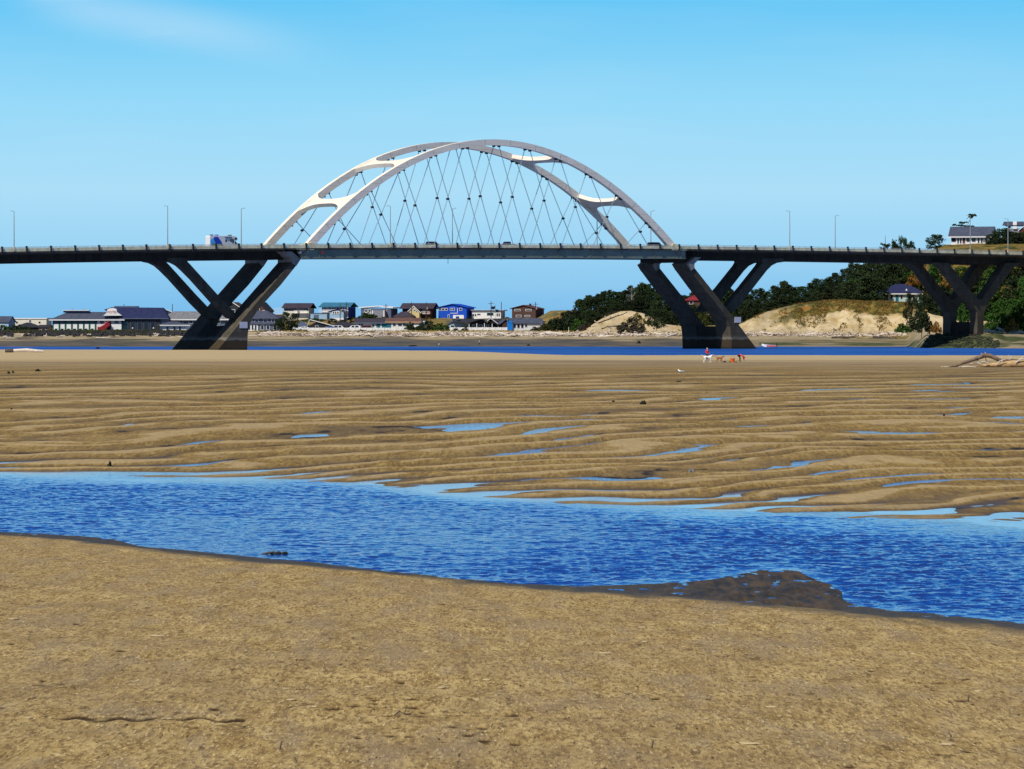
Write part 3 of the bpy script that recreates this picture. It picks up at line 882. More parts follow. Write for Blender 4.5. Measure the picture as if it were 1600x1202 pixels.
def car(kind, mat, loc, rz, label, group, cat='car'):
    r = empty({'suv': 'suv', 'sedan': 'parked_car', 'pickup': 'pickup_truck'}[kind], loc, rz, label, cat, group)
    Lh = {'suv': 2.4, 'sedan': 2.25, 'pickup': 2.8}[kind]; w = 1.85
    low = [(-Lh,.45),(-Lh,.95),(-Lh+.15,1.05),(Lh*.45,1.05),(Lh-.15,.92),(Lh,.7),(Lh,.45),(Lh-.1,.32),(-Lh+.1,.32)]
    MB().prism_xz(low, -w/2, w/2).build('body', mat, r, bevel=.06)
    top = {'suv': [(-Lh+.1,1.03),(-Lh+.35,1.72),(-Lh+.7,1.8),(.35,1.8),(.6,1.72),(1.25,1.03)],
           'sedan': [(-1.75,1.03),(-1.15,1.42),(-.7,1.5),(.2,1.5),(.45,1.42),(1.15,1.03)],
           'pickup': [(-.75,1.03),(-.65,1.75),(-.45,1.85),(.65,1.85),(.85,1.76),(1.45,1.03)]}[kind]
    MB().prism_xz(top, -w/2+.1, w/2-.1).build('cabin', mat, r, bevel=.05)
    x0 = min(p[0] for p in top); x1 = max(p[0] for p in top); zt = max(p[1] for p in top)
    for a, b_ in ((.18, .5), (.54, .80)):
        g = [(x0+(x1-x0)*a, 1.1), (x0+(x1-x0)*(a+.02), zt-.12), (x0+(x1-x0)*(b_-.04), zt-.12), (x0+(x1-x0)*b_, 1.1)]
        for y in (-w/2+.085, w/2-.105): MB().prism_xz(g, y, y+.02).build('side_window', M['glass'], r)
    for y in (-.7, .4): MB().box((Lh-.06, y, .62), (Lh+.02, y+.3, .8)).build('headlight', M['lightglass'], r)
    if kind == 'pickup': MB().box((-Lh+.15, -w/2+.15, 1.04), (-.9, w/2-.15, 1.07)).build('load_bed', M['tyre'], r)
    wheels(r, (-Lh*.62, Lh*.62), w, .34)
    return r
g_ = 'vehicles driving across the bridge'
for kind, mat, px_, v, rz, lab in (('suv','blackcar',677,4.5,PHI,'dark estate car driving under the left half of the arch'),
                                 ('pickup','navycar',793,4.5,PHI+math.pi,'dark pickup truck on the bridge near the middle of the arch span'),
                                 ('suv','navycar',1025,5.0,PHI,'dark blue SUV beside the right end of the arch')):
    u = U(px_, v); o = car(kind, M[mat], B(u, v, RT(u)-1.25), rz, lab, g_, 'pickup' if kind == 'pickup' else 'car')
    if px_ == 1025: o.scale = (1.25, 1.1, 1.12)
# motorhome
v = 4.8; u = U(347, v)
rv = empty('motorhome', B(u, v, RT(u)-1.25), PHI, 'white motorhome with a blue landscape graphic on its rear half, driving over the bridge', 'motorhome')
side = [(-4.9,.55),(-4.9,3.45),(-4.7,3.65),(3.1,3.65),(4.2,3.45),(4.55,2.9),(4.35,2.35),(3.55,2.25),(3.55,.55)]
MB().prism_xz(side, -1.2, 1.2).build('body', M['whitecar'], rv, bevel=.06)
MB().prism_xz([(3.553,.5),(3.553,2.24),(3.9,2.2),(4.75,1.35),(5.5,1.15),(5.6,.5)], -1.05, 1.05).build('cab', M['whitecar'], rv, bevel=.05)
MB().prism_xz([(3.75,1.4),(3.75,2.0),(3.95,2.0),(4.55,1.4)], -1.075, -1.05).build('cab_window', M['glass'], rv)
MB().prism_xz([(-4.75,.75),(-4.75,2.5),(-3.7,2.9),(-2.7,.75)], -1.225, -1.201).build('rear_graphic', M['skygraphic'], rv)
MB().prism_xz([(-3.69,2.92),(-3.3,3.3),(-2.2,3.3),(-1.2,2.2),(-.5,1.0),(-.6,.75),(-2.69,.75)], -1.225, -1.201).build('blue_graphic', M['bluegraphic'], rv)
MB().prism_xz([(-4.3,.78),(-3.9,1.5),(-2.5,1.25),(-1.2,1.5),(-.4,.78)], -1.24, -1.227).build('green_graphic', M['greengraphic'], rv)
for a, b_, c_, d_ in ((.3,1.9,.8,2.6),(2.0,1.9,2.5,2.75),(2.65,1.6,3.2,2.75),(3.4,2.6,4.25,3.15)):
    w_ = MB().box((a,-1.225,b_),(b_ and c_,-1.201,d_)).build('window', M['glass'], rv)
for x in (-3.6, -1.9, 2.6): MB().box((x-.4,-.45,3.64),(x+.4,.45,3.95)).build('roof_unit', M['blackcar'] if x != -1.9 else M['bluegraphic'], rv, bevel=.05)
MB().box((.1,-1.45,3.2),(2.5,-1.2,3.35)).build('awning', M['blackcar'], rv)
wheels(rv, (-2.3, 4.55), 2.2, .42)
#PART2
# ------------------------------------------------------------------ houses on the far shore
def wallmat(name, c, var=.08):
    m = NM(name); v = m.coord()
    bd = m.n('ShaderNodeTexWave', wave_type='BANDS', bands_direction='Z'); bd.inputs['Scale'].default_value = 1.6
    m.l(v, bd.inputs['Vector'])
    f = m.mapr(m.noise(v, .8, 4), .3, .7)
    cc = m.mix(f, tuple(x*(1-var) for x in c), tuple(min(1, x*(1+var)) for x in c))
    m.col(m.mix(m.mapr(bd.outputs['Fac'], 0, .25, .18, 0), cc, tuple(x*.5 for x in c)))
    m.rough(.75); m.spec(.2); return m.m
def roofmat(name, c): return plain(name, c, .8, .3, .9, .2)
W = {k: wallmat(k.replace(' ', '_')+'_siding', c) for k, c in {
    'white': (.80, .79, .76), 'cream': (.70, .66, .54), 'grey': (.22, .23, .26), 'bluegrey': (.10, .13, .20), 'paleblue': (.30, .46, .60), 'royal blue': (.009, .075, .50),
    'deep blue': (.012, .035, .22), 'bright blue': (.01, .22, .72), 'yellow': (.62, .50, .22), 'brown': (.085, .045, .035), 'dark': (.030, .032, .042), 'tan': (.45, .26, .16),
    'teal': (.02, .14, .20), 'palegrey': (.45, .46, .48), 'dark green': (.02, .11, .06), 'mint': (.50, .68, .66), 'redbrown': (.11, .03, .025)}.items()}
RF = {k: roofmat(k.replace(' ', '_')+'_roofing', c) for k, c in {
    'slate': (.060, .070, .105), 'navy': (.018, .024, .075), 'charcoal': (.028, .030, .040), 'brown': (.075, .050, .052), 'mauve': (.045, .036, .052), 'teal': (.035, .15, .24),
    'white': (.78, .77, .76), 'grey': (.17, .175, .19), 'greygreen': (.13, .15, .14), 'rust': (.12, .065, .055), 'red': (.20, .02, .03), 'bluegrey': (.07, .09, .14)}.items()}
class House:
    def __init__(s, name, label, px0, px1, yb, Y, yaw=0, group=None, cat='house'):
        s.Y = Y; s.S = Y/F; s.cx = (px0+px1)/2; s.yb = yb; s.w = (px1-px0)*s.S
        s.root = empty(name, P(s.cx, yb, Y), yaw, label, cat, group)
    def X(s, px): return (px-s.cx)*s.S
    def Zl(s, py): return (s.yb-py)*s.S
    def walls(s, a, b_, ye, d, mat, yr=None, y0=0, yb=None, gable=None, name='wall'):
        """box of walls; gable='front' raises a gable on the front, 'side' on the sides"""
        x0, x1 = s.X(a), s.X(b_); z0 = -1.2 if yb is None else s.Zl(yb); z1 = s.Zl(ye)
        if gable == 'front':
            return MB().prism_xz([(x0,z0),(x1,z0),(x1,z1),((x0+x1)/2,s.Zl(yr)-.12),(x0,z1)], y0, y0+d).build(name, mat, s.root)
        if gable == 'side':
            return MB().prism_yz([(y0,z0),(y0+d,z0),(y0+d,z1),(y0+d/2,s.Zl(yr)-.12),(y0,z1)], x0, x1).build(name, mat, s.root)
        return MB().box((x0,y0,z0),(x1,y0+d,z1)).build(name, mat, s.root)
    def roof(s, kind, a, b_, ye, yr, d, mat, oh=.5, y0=0, trim=None, peak=.5, th=.22):
        x0, x1 = s.X(a), s.X(b_); z1 = s.Zl(ye); zr = s.Zl(yr); m = MB()
        if kind == 'side':
            k = (zr-z1)/(d/2); e = z1-k*oh
            m.prism_yz([(y0-oh,e),(y0+d/2,zr),(y0+d+oh,e),(y0+d+oh,e+th),(y0+d/2,zr+th),(y0-oh,e+th)], x0-oh*.8, x1+oh*.8)
            tz, ty = e, y0-oh
        elif kind == 'front':
            xm = x0+(x1-x0)*peak; kl = (zr-z1)/(xm-x0); kr = (zr-z1)/(x1-xm)
            m.prism_xz([(x0-oh,z1-kl*oh),(xm,zr),(x1+oh,z1-kr*oh),(x1+oh,z1-kr*oh+th),(xm,zr+th),(x0-oh,z1-kl*oh+th)], y0-oh, y0+d+oh)
            tz, ty = z1, y0-oh
        elif kind == 'hip':
            r = min(d/2, (x1-x0)/2)*.95
            ym = y0+d/2
            vs = [(x0-oh,y0-oh,z1),(x1+oh,y0-oh,z1),(x1+oh,y0+d+oh,z1),(x0-oh,y0+d+oh,z1),(x0+r,ym,zr),(x1-r,ym,zr)]
            m.add(vs+[(v[0],v[1],z1-.25) for v in vs[:4]], [(0,1,5,4),(1,2,5),(2,3,4,5),(3,0,4),(9,8,7,6),(0,6,7,1),(1,7,8,2),(2,8,9,3),(3,9,6,0)])
            tz, ty = z1-.25, y0-oh
        elif kind == 'flat':
            m.box((x0-oh,y0-oh,z1),(x1+oh,y0+d+oh,zr)); tz, ty = z1, y0-oh
        elif kind == 'shed':     # rises away from the viewer
            m.prism_yz([(y0-oh,z1),(y0+d+oh,zr),(y0+d+oh,zr+th),(y0-oh,z1+th)], x0-oh, x1+oh); tz, ty = z1, y0-oh
        o = m.build('roof', mat, s.root)
        if trim:
            if kind == 'front':
                MB().prism_xz([(x0-oh,z1-kl*oh-.05),(xm,zr-.05),(x1+oh,z1-kr*oh-.05),(x1+oh,z1-kr*oh+th+.05),(xm,zr+th+.05),(x0-oh,z1-kl*oh+th+.05)], y0-oh-.09, y0-oh-.004).build('fascia', trim, o)
            else:
                MB().box((x0-oh-.05, ty-.09, tz-.12), (x1+oh+.05, ty-.004, tz+.30)).build('fascia', trim, o)
        return o
    def win(s, px, py, w, h, y0=0, frame=None, name='window', parent=None):
        x, z = s.X(px), s.Zl(py); w *= s.S/2; h *= s.S/2
        f = MB().box((x-w-.14,y0-.07,z-h-.14),(x+w+.14,y0-.004,z+h+.14)).build(name, frame or M['white'], parent or s.root)
        MB().box((x-w,y0-.10,z-h),(x+w,y0-.072,z+h)).build('pane', M['glass'], f)
        return f
    def wins(s, lst, **kw):
        for q in lst: s.win(*q, **kw)
    def panel(s, name, a, b_, ya, yb, mat, y0=0, t=.08):
        return MB().box((s.X(a),y0-t,s.Zl(yb)),(s.X(b_),y0-.005,s.Zl(ya))).build(name, mat, s.root)
    def door(s, px, ya, yb, w=4, y0=0, mat=None):
        o = s.panel('door', px-w/2, px+w/2, ya, yb, mat or W['dark'], y0, .09)
        MB().box((s.X(px+w*.3),y0-.16,s.Zl((ya+yb)/2)-.08),(s.X(px+w*.3)+.1,y0-.092,s.Zl((ya+yb)/2)+.08)).build('handle', M['rim'], o)
    def chimney(s, px, ya, yb, roof, y0=3, w=.7, mat=None):
        MB().box((s.X(px)-w/2,y0,s.Zl(yb)),(s.X(px)+w/2,y0+w,s.Zl(ya))).build('chimney', mat or W['dark'], roof)
    def balcony(s, a, b_, ydeck, yrail, y0=0, out=1.6):
        o = MB().box((s.X(a),y0-out,s.Zl(ydeck)-.2),(s.X(b_),y0-.006,s.Zl(ydeck))).build('balcony', M['white'], s.root)
        m = MB(); n = max(3, int((b_-a)/2.2)); zt = s.Zl(yrail)
        for i in range(n+1):
            x = s.X(a)+(s.X(b_)-s.X(a))*i/n; m.box((x-.05,y0-out+.02,s.Zl(ydeck)),(x+.05,y0-out+.12,zt))
        m.box((s.X(a),y0-out,zt),(s.X(b_),y0-out+.14,zt+.09)); m.box((s.X(a),y0-out+.04,(zt+s.Zl(ydeck))/2),(s.X(b_),y0-out+.1,(zt+s.Zl(ydeck))/2+.06))
        m.build('railing', M['white'], o)
        return o

hg = 'houses along the far shore'
yw = R(-14)
h = House('house', 'grey-blue gabled house cut by the left edge of the photo', -26, 14, 520, 1640, R(-10), hg)
h.walls(-26, 14, 503, 9, W['paleblue'], 495, gable='side'); h.roof('side', -26, 14, 503, 495, 9, RF['slate']); h.wins([(3, 509, 4, 3), (-12, 509, 4, 3)])
h = House('flat_roofed_building', 'long pale flat-roofed building behind the dark low roofs at far left', 18, 73, 520, 1700, R(-6), hg, 'building')
h.walls(18, 73, 498.5, 10, W['cream']); h.roof('flat', 18, 73, 498.5, 497, 10, M['white'], .3); h.wins([(26, 504, 3, 3), (47, 502, 3, 3), (62, 504, 3, 3)])
h = House('low_house', 'low dark-roofed house half hidden by dark shrubs at far left', 24, 64, 520, 1630, R(6), hg)
h.walls(24, 64, 511, 9, W['dark']); h.roof('hip', 24, 64, 511, 504, 9, RF['charcoal'], .7); h.wins([(32, 515, 4, 3), (44, 515, 4, 3)]); h.door(54, 513, 520)
h = House('small_hut', 'small tan hut with one square window left of the motel', 60, 77, 520, 1600, R(-12), hg, 'hut')
h.walls(60, 77, 511.5, 4, W['tan'], 509, gable='side'); h.roof('side', 60, 77, 511.5, 508.5, 4, RF['charcoal']); h.win(68, 515, 5, 3)

# the motel
Ym = 1600
h = House('motel_building', 'long two-storey motel with green and white striped wall, red stair and a white sign gable', 80, 262, 520.5, Ym, R(0), None, 'motel'); root = h.root
h.walls(82, 191, 499.5, 12, W['white']); rf = h.roof('hip', 80.5, 191, 499.5, 487.5, 12, RF['slate'], .9, trim=M['white'])
MB().box((h.X(97),4.5,h.Zl(488.5)),(h.X(137),8.5,h.Zl(485.6))).build('clerestory', W['bluegrey'], root); MB().box((h.X(96),4,h.Zl(485.58)),(h.X(138),9,h.Zl(484.6))).build('roof', M['white'], root)
for x in (111, 129): MB().box((h.X(x)-.3,5.5,h.Zl(484.58)),(h.X(x)+.3,6.1,h.Zl(482.4))).build('roof_vent', M['lamp'], rf)
h.panel('upper_band', 82.3, 152, 500.2, 506.2, W['bluegrey'])
for i, x in enumerate((87.5, 97, 107, 116.5, 125.5, 134.5, 144)):
    h.panel('wall_stripe', x+4.0, x+6.6, 500, 520.4, W['dark green'], 0, .14)
    h.win(x, 503.6, 4.4, 3.2); h.win(x, 516.4, 4.2, 5.6)
h.panel('corner_stripe', 82, 83.6, 500, 520.4, W['dark green'], 0, .14); h.panel('corner_stripe', 189.6, 191, 497, 520.4, W['dark green'], 0, .14)
h.win(159, 503.5, 6, 4.4); h.win(182, 503.5, 6, 4.4); h.panel('stair_well', 167, 173.5, 501, 520.4, W['dark'], 0, .1)
m = MB().prism_xz([(h.X(153),h.Zl(520.4)),(h.X(153),h.Zl(511)),(h.X(157),h.Zl(511)),(h.X(169),h.Zl(504.5)),(h.X(172),h.Zl(504.5)),(h.X(172),h.Zl(509)),(h.X(161),h.Zl(517)),(h.X(161),h.Zl(520.4))], -1.6, -.25)
st = m.build('stair', plain('red_stair_paint', (.26, .015, .02), .5), root)
MB().tube([(h.X(153),-1.7,h.Zl(509.6)),(h.X(157),-1.7,h.Zl(509.6)),(h.X(170),-1.7,h.Zl(502.6)),(h.X(172.5),-1.7,h.Zl(502.6))], .09, 6).build('handrail', M['red'], st)
# sign gable on the roof
zz = h.Zl
g = MB().prism_xz([(h.X(161.5),zz(493.4)),(h.X(166.5),zz(489.5)),(h.X(168.3),zz(483.6)),(h.X(172),zz(481.9)),(h.X(177),zz(481.5)),(h.X(182.3),zz(483.2)),(h.X(183.2),zz(488)),(h.X(190.5),zz(493.4))], -.95, 1.5).build('sign_gable', M['white'], root)
def text_mesh(txt, size, mat, parent, loc, name='lettering', rot=(R(90), 0, 0), bold=.0):
    cu = bpy.data.curves.new(name, 'FONT'); cu.body = txt; cu.size = size; cu.align_x = 'CENTER'; cu.align_y = 'CENTER'; cu.extrude = .03; cu.offset = bold
    t = bpy.data.objects.new(name, cu); col.objects.link(t)
    dg = bpy.context.evaluated_depsgraph_get(); me = bpy.data.meshes.new_from_object(t.evaluated_get(dg)); bpy.data.objects.remove(t)
    me.materials.clear(); me.materials.append(mat); o = bpy.data.objects.new(name, me); col.objects.link(o); o.parent = parent; o.location = loc; o.rotation_euler = rot
    return o
text_mesh('MOTEL', 1.22, plain('faded_red_letters', (.55, .10, .10), .6), g, (h.X(175.4), -1.0, zz(488.0)), bold=.0)
# big hall
h.walls(191.2, 250, 497, 18, W['dark'], y0=.5); 
z1, zr, za = zz(497), zz(480), zz(484)
m = MB(); y0, y1 = -.3, 19; ym = 9
vs = [(h.X(186),y0,z1),(h.X(264),y0,z1),(h.X(264),y1,z1),(h.X(186),y1,z1),(h.X(172),ym-3,zr),(h.X(252),ym-3,zr-.2),(h.X(252),ym+3,zr-.2),(h.X(172),ym+3,zr),(h.X(160),y0+6,za),(h.X(160),y1-6,za)]
m.add(vs, [(0,1,5,4),(1,2,6,5),(2,3,7,6),(4,5,6,7),(0,4,8),(3,9,7),(4,7,9,8),(0,8,9,3),(3,2,1,0)])
hr = m.build('hall_roof', RF['navy'], root)
MB().box((h.X(176),ym-2.5,zr-.1),(h.X(213),ym+2.5,zr+.45)).build('ridge_cap', W['bluegrey'], hr)
MB().tube([(h.X(190.5),ym,zr+.3),(h.X(190.5),ym,zz(475))], .12, 6).build('roof_pipe', M['bracket'], hr)
h.panel('eave_band', 186.5, 263.5, 497.2, 498.6, W['bluegrey'], -.3, .1)
for x in (196, 207.5, 218, 228, 238.5):
    h.win(x, 510, 6.2, 14, y0=.5, frame=W['teal'] if x < 200 else W['bluegrey'])
h.walls(250.2, 262, 498.8, 12, W['grey'], y0=1)
for x in (207.3, 240): MB().blob((h.X(x), -.2, zz(513)), (.3,.2,.3), 2, j=0).build('wall_lamp', M['white'], root)
h = House('motel_annex', 'low grey-roofed motel wing with white fascia, partly behind the left bridge pier', 251, 352, 520.5, 1606, 0, None, 'building')
h.walls(253, 352, 499, 11, W['bluegrey']); h.roof('hip', 249.5, 354, 499, 486.5, 11, RF['grey'], .8, trim=M['white']); h.wins([(270, 503, 5, 4), (283, 503, 5, 4), (298, 503, 6, 4), (341, 503, 6, 4), (348, 512, 5, 4), (341, 512, 5, 5)])
h = House('white_annex', 'small white annex with a grey roof and four dark openings beside the left pier', 254, 298, 520.5, 1592, R(12), None, 'building')
h.walls(254, 292, 508, 8, W['white']); h.roof('hip', 252, 294, 508, 502.5, 8, RF['slate'], .6, trim=M['white'])
for x in (261.5, 272.5, 281): h.win(x, 514, 3.4, 7)
h = House('house', 'small roof with white gable edge peeking out right of the motel hall', 256, 272, 520, 1690, R(10), hg)
h.walls(256, 272, 490, 8, W['bluegrey'], 485, gable='front'); h.roof('front', 254, 273, 490, 484.5, 8, RF['charcoal'], .3, trim=M['white'], peak=.3); h.win(262, 493, 3, 3)

h = House('hip_roofed_house', 'two-storey dark blue-grey house with hipped roof and white-framed lower windows right of the left pier', 366, 434, 519, 1612, R(-8), hg)
h.walls(372, 433, 497.5, 11, W['bluegrey']); h.roof('hip', 370, 434, 497.5, 485.5, 11, RF['slate'], .7)
h.walls(372, 442, 508, 2.2, W['bluegrey'], y0=-2.3, name='porch_wall'); h.roof('shed', 371, 443, 507.5, 503.5, 2.2, RF['slate'], .3, y0=-2.4)
h.wins([(391, 501, 5, 4), (401, 501, 5, 4), (415, 501, 6, 4), (427, 501, 4, 4)]); h.panel('white_front', 388, 405, 508, 517.5, M['white'], -2.35)
h.wins([(391.5, 512, 2.6, 7), (396.5, 512, 2.6, 7), (401.5, 512, 2.6, 7)], y0=-2.44); h.wins([(412, 512, 4, 6), (421, 512, 4, 6), (432, 512, 4, 6)], y0=-2.35)
h = House('house', 'dark gabled house on the dune glimpsed between the legs of the left pier', 352, 374, 498, 1730, R(-12), hg)
h.walls(353, 374, 482, 9, W['dark'], 474, gable='front'); h.roof('front', 351, 376, 481, 473, 9, RF['brown'], .4, trim=M['white']); h.win(364, 486, 6, 4)
h = House('house', 'brown gabled house seen just right of the left pier leg, above the hipped roof', 394, 418, 498, 1730, R(-14), hg)
h.walls(394, 417, 486, 9, W['brown'], 474, gable='front'); h.roof('front', 393, 418, 486, 473, 9, RF['charcoal'], .4); h.wins([(404, 484, 3, 4), (412, 487, 3, 3)])
# dune row
h = House('house', 'white house with mauve-black roof, side deck and white garage, leftmost of the dune row', 430, 487, 499, 1725, R(-12), hg)
h.walls(443, 483, 482, 9, W['cream']); h.roof('side', 442, 484, 481, 474.5, 9, RF['mauve'], .8)
h.panel('dark_band', 444, 482, 481.5, 486, W['bluegrey']); h.wins([(447, 484, 3.2, 3.4), (453, 484, 3.2, 3.4), (461, 484, 3.2, 3.4), (478, 484, 4, 3.4)])
h.balcony(461, 482, 489, 485.5); h.panel('garage_door', 470, 479, 490, 495.5, M['white'], 0, .12); h.panel('carport', 456, 468, 489.5, 496, W['dark'])
h.walls(429, 442.5, 491, 8, W['palegrey'], y0=.5); h.balcony(429, 443, 490.5, 482, .3)
h = House('house', 'two-storey house with a teal metal roof and balconies, second in the dune row', 500, 548, 499, 1725, R(-14), hg)
h.walls(502, 546, 480, 10, W['deep blue']); h.roof('side', 500.5, 547, 479, 473.5, 10, RF['teal'], .8, trim=RF['teal'])
h.panel('light_front', 502.5, 545, 485, 497, W['palegrey']); h.wins([(507, 482, 4, 3), (515, 482, 5, 3), (523, 482, 4, 3), (533, 482, 5, 3), (541, 482, 3, 3)]); h.balcony(499, 545, 487.5, 484)
h = House('small_house', 'light blue cottage with dark arched roof and white windows in front of the teal roof', 513, 539, 503, 1690, R(-6), hg)
h.walls(515, 537, 488, 8, W['paleblue'], 484.5, gable='front'); h.roof('front', 513, 540, 487.5, 484, 8, RF['navy'], .3)
h.panel('white_sill', 519, 533, 486.5, 491, M['white']); h.wins([(521, 488.7, 2, 3), (524.5, 488.7, 2, 3), (528, 488.7, 2, 3), (531.5, 488.7, 2, 3)], y0=-.09); h.panel('white_base', 519, 537, 497, 501, M['white'])
h = House('garage', 'plain blue garage block between the two left dune houses', 485, 511, 500, 1705, R(-6), hg, 'garage')
h.walls(485, 511, 490, 7, W['paleblue']); h.roof('flat', 485, 511, 490, 489.3, 7, W['bluegrey'], .2); h.panel('garage_door', 490, 498, 492, 499.5, W['bluegrey'])
h = House('house', 'grey house with low white roof and projecting blank front, third in the dune row', 561, 613, 500, 1725, R(-14), hg)
h.walls(563, 612, 482, 10, W['bluegrey']); h.roof('front', 561.5, 613.5, 481.5, 479.3, 10, M['white'], .5, peak=.58, th=.4)
h.panel('dark_band', 563.3, 611, 482.3, 485, W['bluegrey'], 0, .06); h.wins([(571.5, 486, 3.5, 4), (577, 486, 3, 4), (571.5, 493, 3, 3), (577, 493, 3, 3)]); h.balcony(568, 581, 490.3, 487.8, 0, 1.2)
h.walls(584.5, 604.5, 485, 3, W['grey'], y0=-3.1, name='front_bay')
for a in (584.5, 603): h.panel('corner_post', a, a+1.6, 485, 500, M['white'], -3.1, .1)
h.win(594, 498, 14, 2.5, y0=-3.1)
h = House('house', 'yellow gabled house with a dark brown roof, fourth in the dune row', 625, 678, 500, 1725, R(-12), hg)
h.walls(628, 674, 482.5, 10, W['redbrown']); h.roof('side', 626.5, 676, 481.5, 474.5, 10, RF['mauve'], .9)
h.walls(640, 658, 489, 3, W['yellow'], 479.5, gable='front', y0=-3.1, name='yellow_front'); h.roof('front', 638, 660, 489, 478.8, 4.5, RF['mauve'], .3, y0=-3.0, trim=M['white'])
h.wins([(645, 485, 3, 1.6), (650.5, 485, 3, 1.6), (653.5, 487, 2, 1.5)], y0=-3.1)
h.balcony(660, 673, 490, 487); h.panel('dark_opening', 660, 667, 492.5, 496.5, W['dark']); h.win(664, 485, 5, 3)
h.walls(623, 649, 495, 5, W['cream'], y0=-8, name='low_wing'); h.roof('hip', 622, 651, 495, 487.3, 5, RF['mauve'], .5, y0=-8)
h = House('house', 'royal blue house with white window trim and open white garage, fifth in the dune row', 683, 731, 500, 1725, R(-16), hg)
h.walls(684, 730, 481, 11, W['royal blue'], 476, gable='front'); h.roof('front', 683, 731, 480.8, 475.5, 11, W['royal blue'], .5)
h.wins([(686.7, 483.5, 3.4, 3), (691.7, 483.5, 3.4, 3), (696.8, 483.5, 3.4, 3), (704.5, 483.5, 2.2, 3.2), (709, 483.5, 2.6, 3.2), (720.5, 483.5, 3.4, 3.2), (700.8, 494.5, 2, 4.5)])
h.panel('trim', 703.5, 715.5, 489.2, 490, M['white'], 0, .13); h.panel('trim', 714.8, 715.6, 481.5, 489.1, M['white'], 0, .13)
h.panel('garage_front', 708, 725.5, 492.5, 499, M['white'], 0, .09); h.panel('garage_opening', 712.5, 718, 494.5, 499.5, W['deep blue'], -.09, .05)
h = House('house', 'white flat-roofed house with small dark windows, sixth in the dune row', 736, 786, 500, 1725, R(-8), hg)
h.walls(737, 784, 486, 10, W['white']); h.roof('flat', 736, 786, 485.8, 484.3, 10, RF['white'], .4, trim=W['bluegrey']); h.wins([(739.5, 492.5, 2, 3.4), (742.8, 492.5, 2, 3.4), (748, 491.3, 5, 2), (777, 492, 2, 4.4), (780.2, 492, 2, 4.4)])
h.win(766, 491, 10, 4, frame=W['mint'])
h = House('house', 'dark brown house with a rust-edged low gable roof, last and rightmost of the dune row', 798, 838, 501, 1725, R(-18), hg)
h.walls(799, 837, 482.5, 10, W['brown'], 478, gable='front'); h.roof('front', 797.5, 838, 482.3, 477.3, 10, RF['rust'], .5)
h.wins([(808, 484.7, 9, 2), (826, 484.7, 9, 2), (810, 494, 8, 2.4), (824.5, 494, 8, 1.8)]); h.chimney(825, 474.5, 482, h.root)
h = House('shed', 'small brown flat shed on posts right of the brown dune house', 838.5, 847, 500, 1735, R(-10), hg, 'shed')
h.walls(839, 847, 484, 5, W['brown'], yb=492); h.roof('flat', 839, 847, 484, 483, 5, RF['brown'], .2); h.win(843, 487, 3, 2)
for x in (840, 846): MB().box((h.X(x)-.15,.3,-1),(h.X(x)+.15,.6,h.Zl(492.02))).build('post', W['brown'], h.root)
# low front row
h = House('low_house', 'low grey-roofed house with white gable edge, behind the left end of the white fence', 466, 520, 519, 1640, R(6), hg)
h.walls(482, 516, 511, 9, W['dark'], 501, gable='front'); h.roof('front', 480, 522, 510, 500, 9, RF['greygreen'], .4, trim=M['white'], peak=.1)
h.walls(464, 482, 511, 8, W['dark'], y0=1.2); h.roof('hip', 462, 484, 511, 502, 8, RF['bluegrey'], .6, y0=1.2); h.wins([(472, 513, 4, 3)], y0=1.2); h.wins([(495, 511.5, 4, 4), (508, 513, 4, 3)])
h = House('low_house', 'low dark blue house with shallow roof behind the parked cars', 518, 556, 518, 1650, R(4), hg)
h.walls(519, 556, 509, 8, W['deep blue']); h.roof('hip', 517, 558, 509, 503, 8, RF['charcoal'], .6); h.wins([(526, 512, 5, 3), (540, 512, 5, 3)]); h.door(549, 510, 517)
h = House('long_house', 'long brown-roofed building with white walls and teal garage doors behind the white fence', 555, 656, 518.5, 1640, 0, hg, 'building')
h.walls(556, 655, 505, 9, W['white']); h.roof('side', 555, 600, 504.5, 498.5, 9, RF['mauve'], .6, trim=W['bluegrey']); h.roof('side', 604, 656, 503, 497.5, 9, RF['rust'], .6, trim=W['tan'])
h.wins([(562, 509, 2.4, 6), (565.5, 509, 2.4, 6), (583, 509, 3, 4), (616, 507.5, 4, 4), (625, 507.5, 6, 4), (632, 507.5, 5, 4)])
for a, b_ in ((588, 594), (596.5, 611)): h.panel('garage_door', a, b_, 505.5, 514, W['teal'])
h = House('low_house', 'low dark house with a pale blue wall between the bushes and the wide porch', 699, 733, 518, 1645, R(5), hg)
h.walls(701, 732, 507, 8, W['paleblue'], 500, gable='front'); h.roof('front', 699, 735, 506, 499.5, 8, RF['bluegrey'], .5); h.wins([(707, 510, 5, 3), (722, 510, 6, 2)])
h = House('low_house', 'low house with a dark gabled porch on posts below the white dune house', 730, 772, 518, 1640, 0, hg)
h.walls(732, 768, 506, 8, W['dark'], 500, gable='front'); h.roof('front', 729, 773, 506, 499.3, 9, RF['charcoal'], .5, y0=-1.4); h.roof('side', 708, 756, 504, 499.3, 8, RF['charcoal'], .4, y0=3); h.wins([(740, 510, 4, 4), (751, 510, 5, 4), (762, 510, 4, 4)])
for x in (733, 745, 757, 769): MB().box((h.X(x)-.12,-1.6,-1),(h.X(x)+.12,-1.36,h.Zl(505.3))).build('post', M['white'], h.root)
h = House('low_house', 'low house with a white asymmetric gable edge below the flagpole', 757, 788, 518, 1648, R(5), hg)
h.walls(759, 787, 508, 8, W['dark'], 499.5, gable='front'); h.roof('front', 757, 776, 505, 498, 8, RF['slate'], .4, trim=M['white']); h.roof('side', 766, 792, 506, 499, 8, RF['charcoal'], .4, y0=1.5); h.win(768, 509, 4, 4); h.win(781, 511, 4, 3)
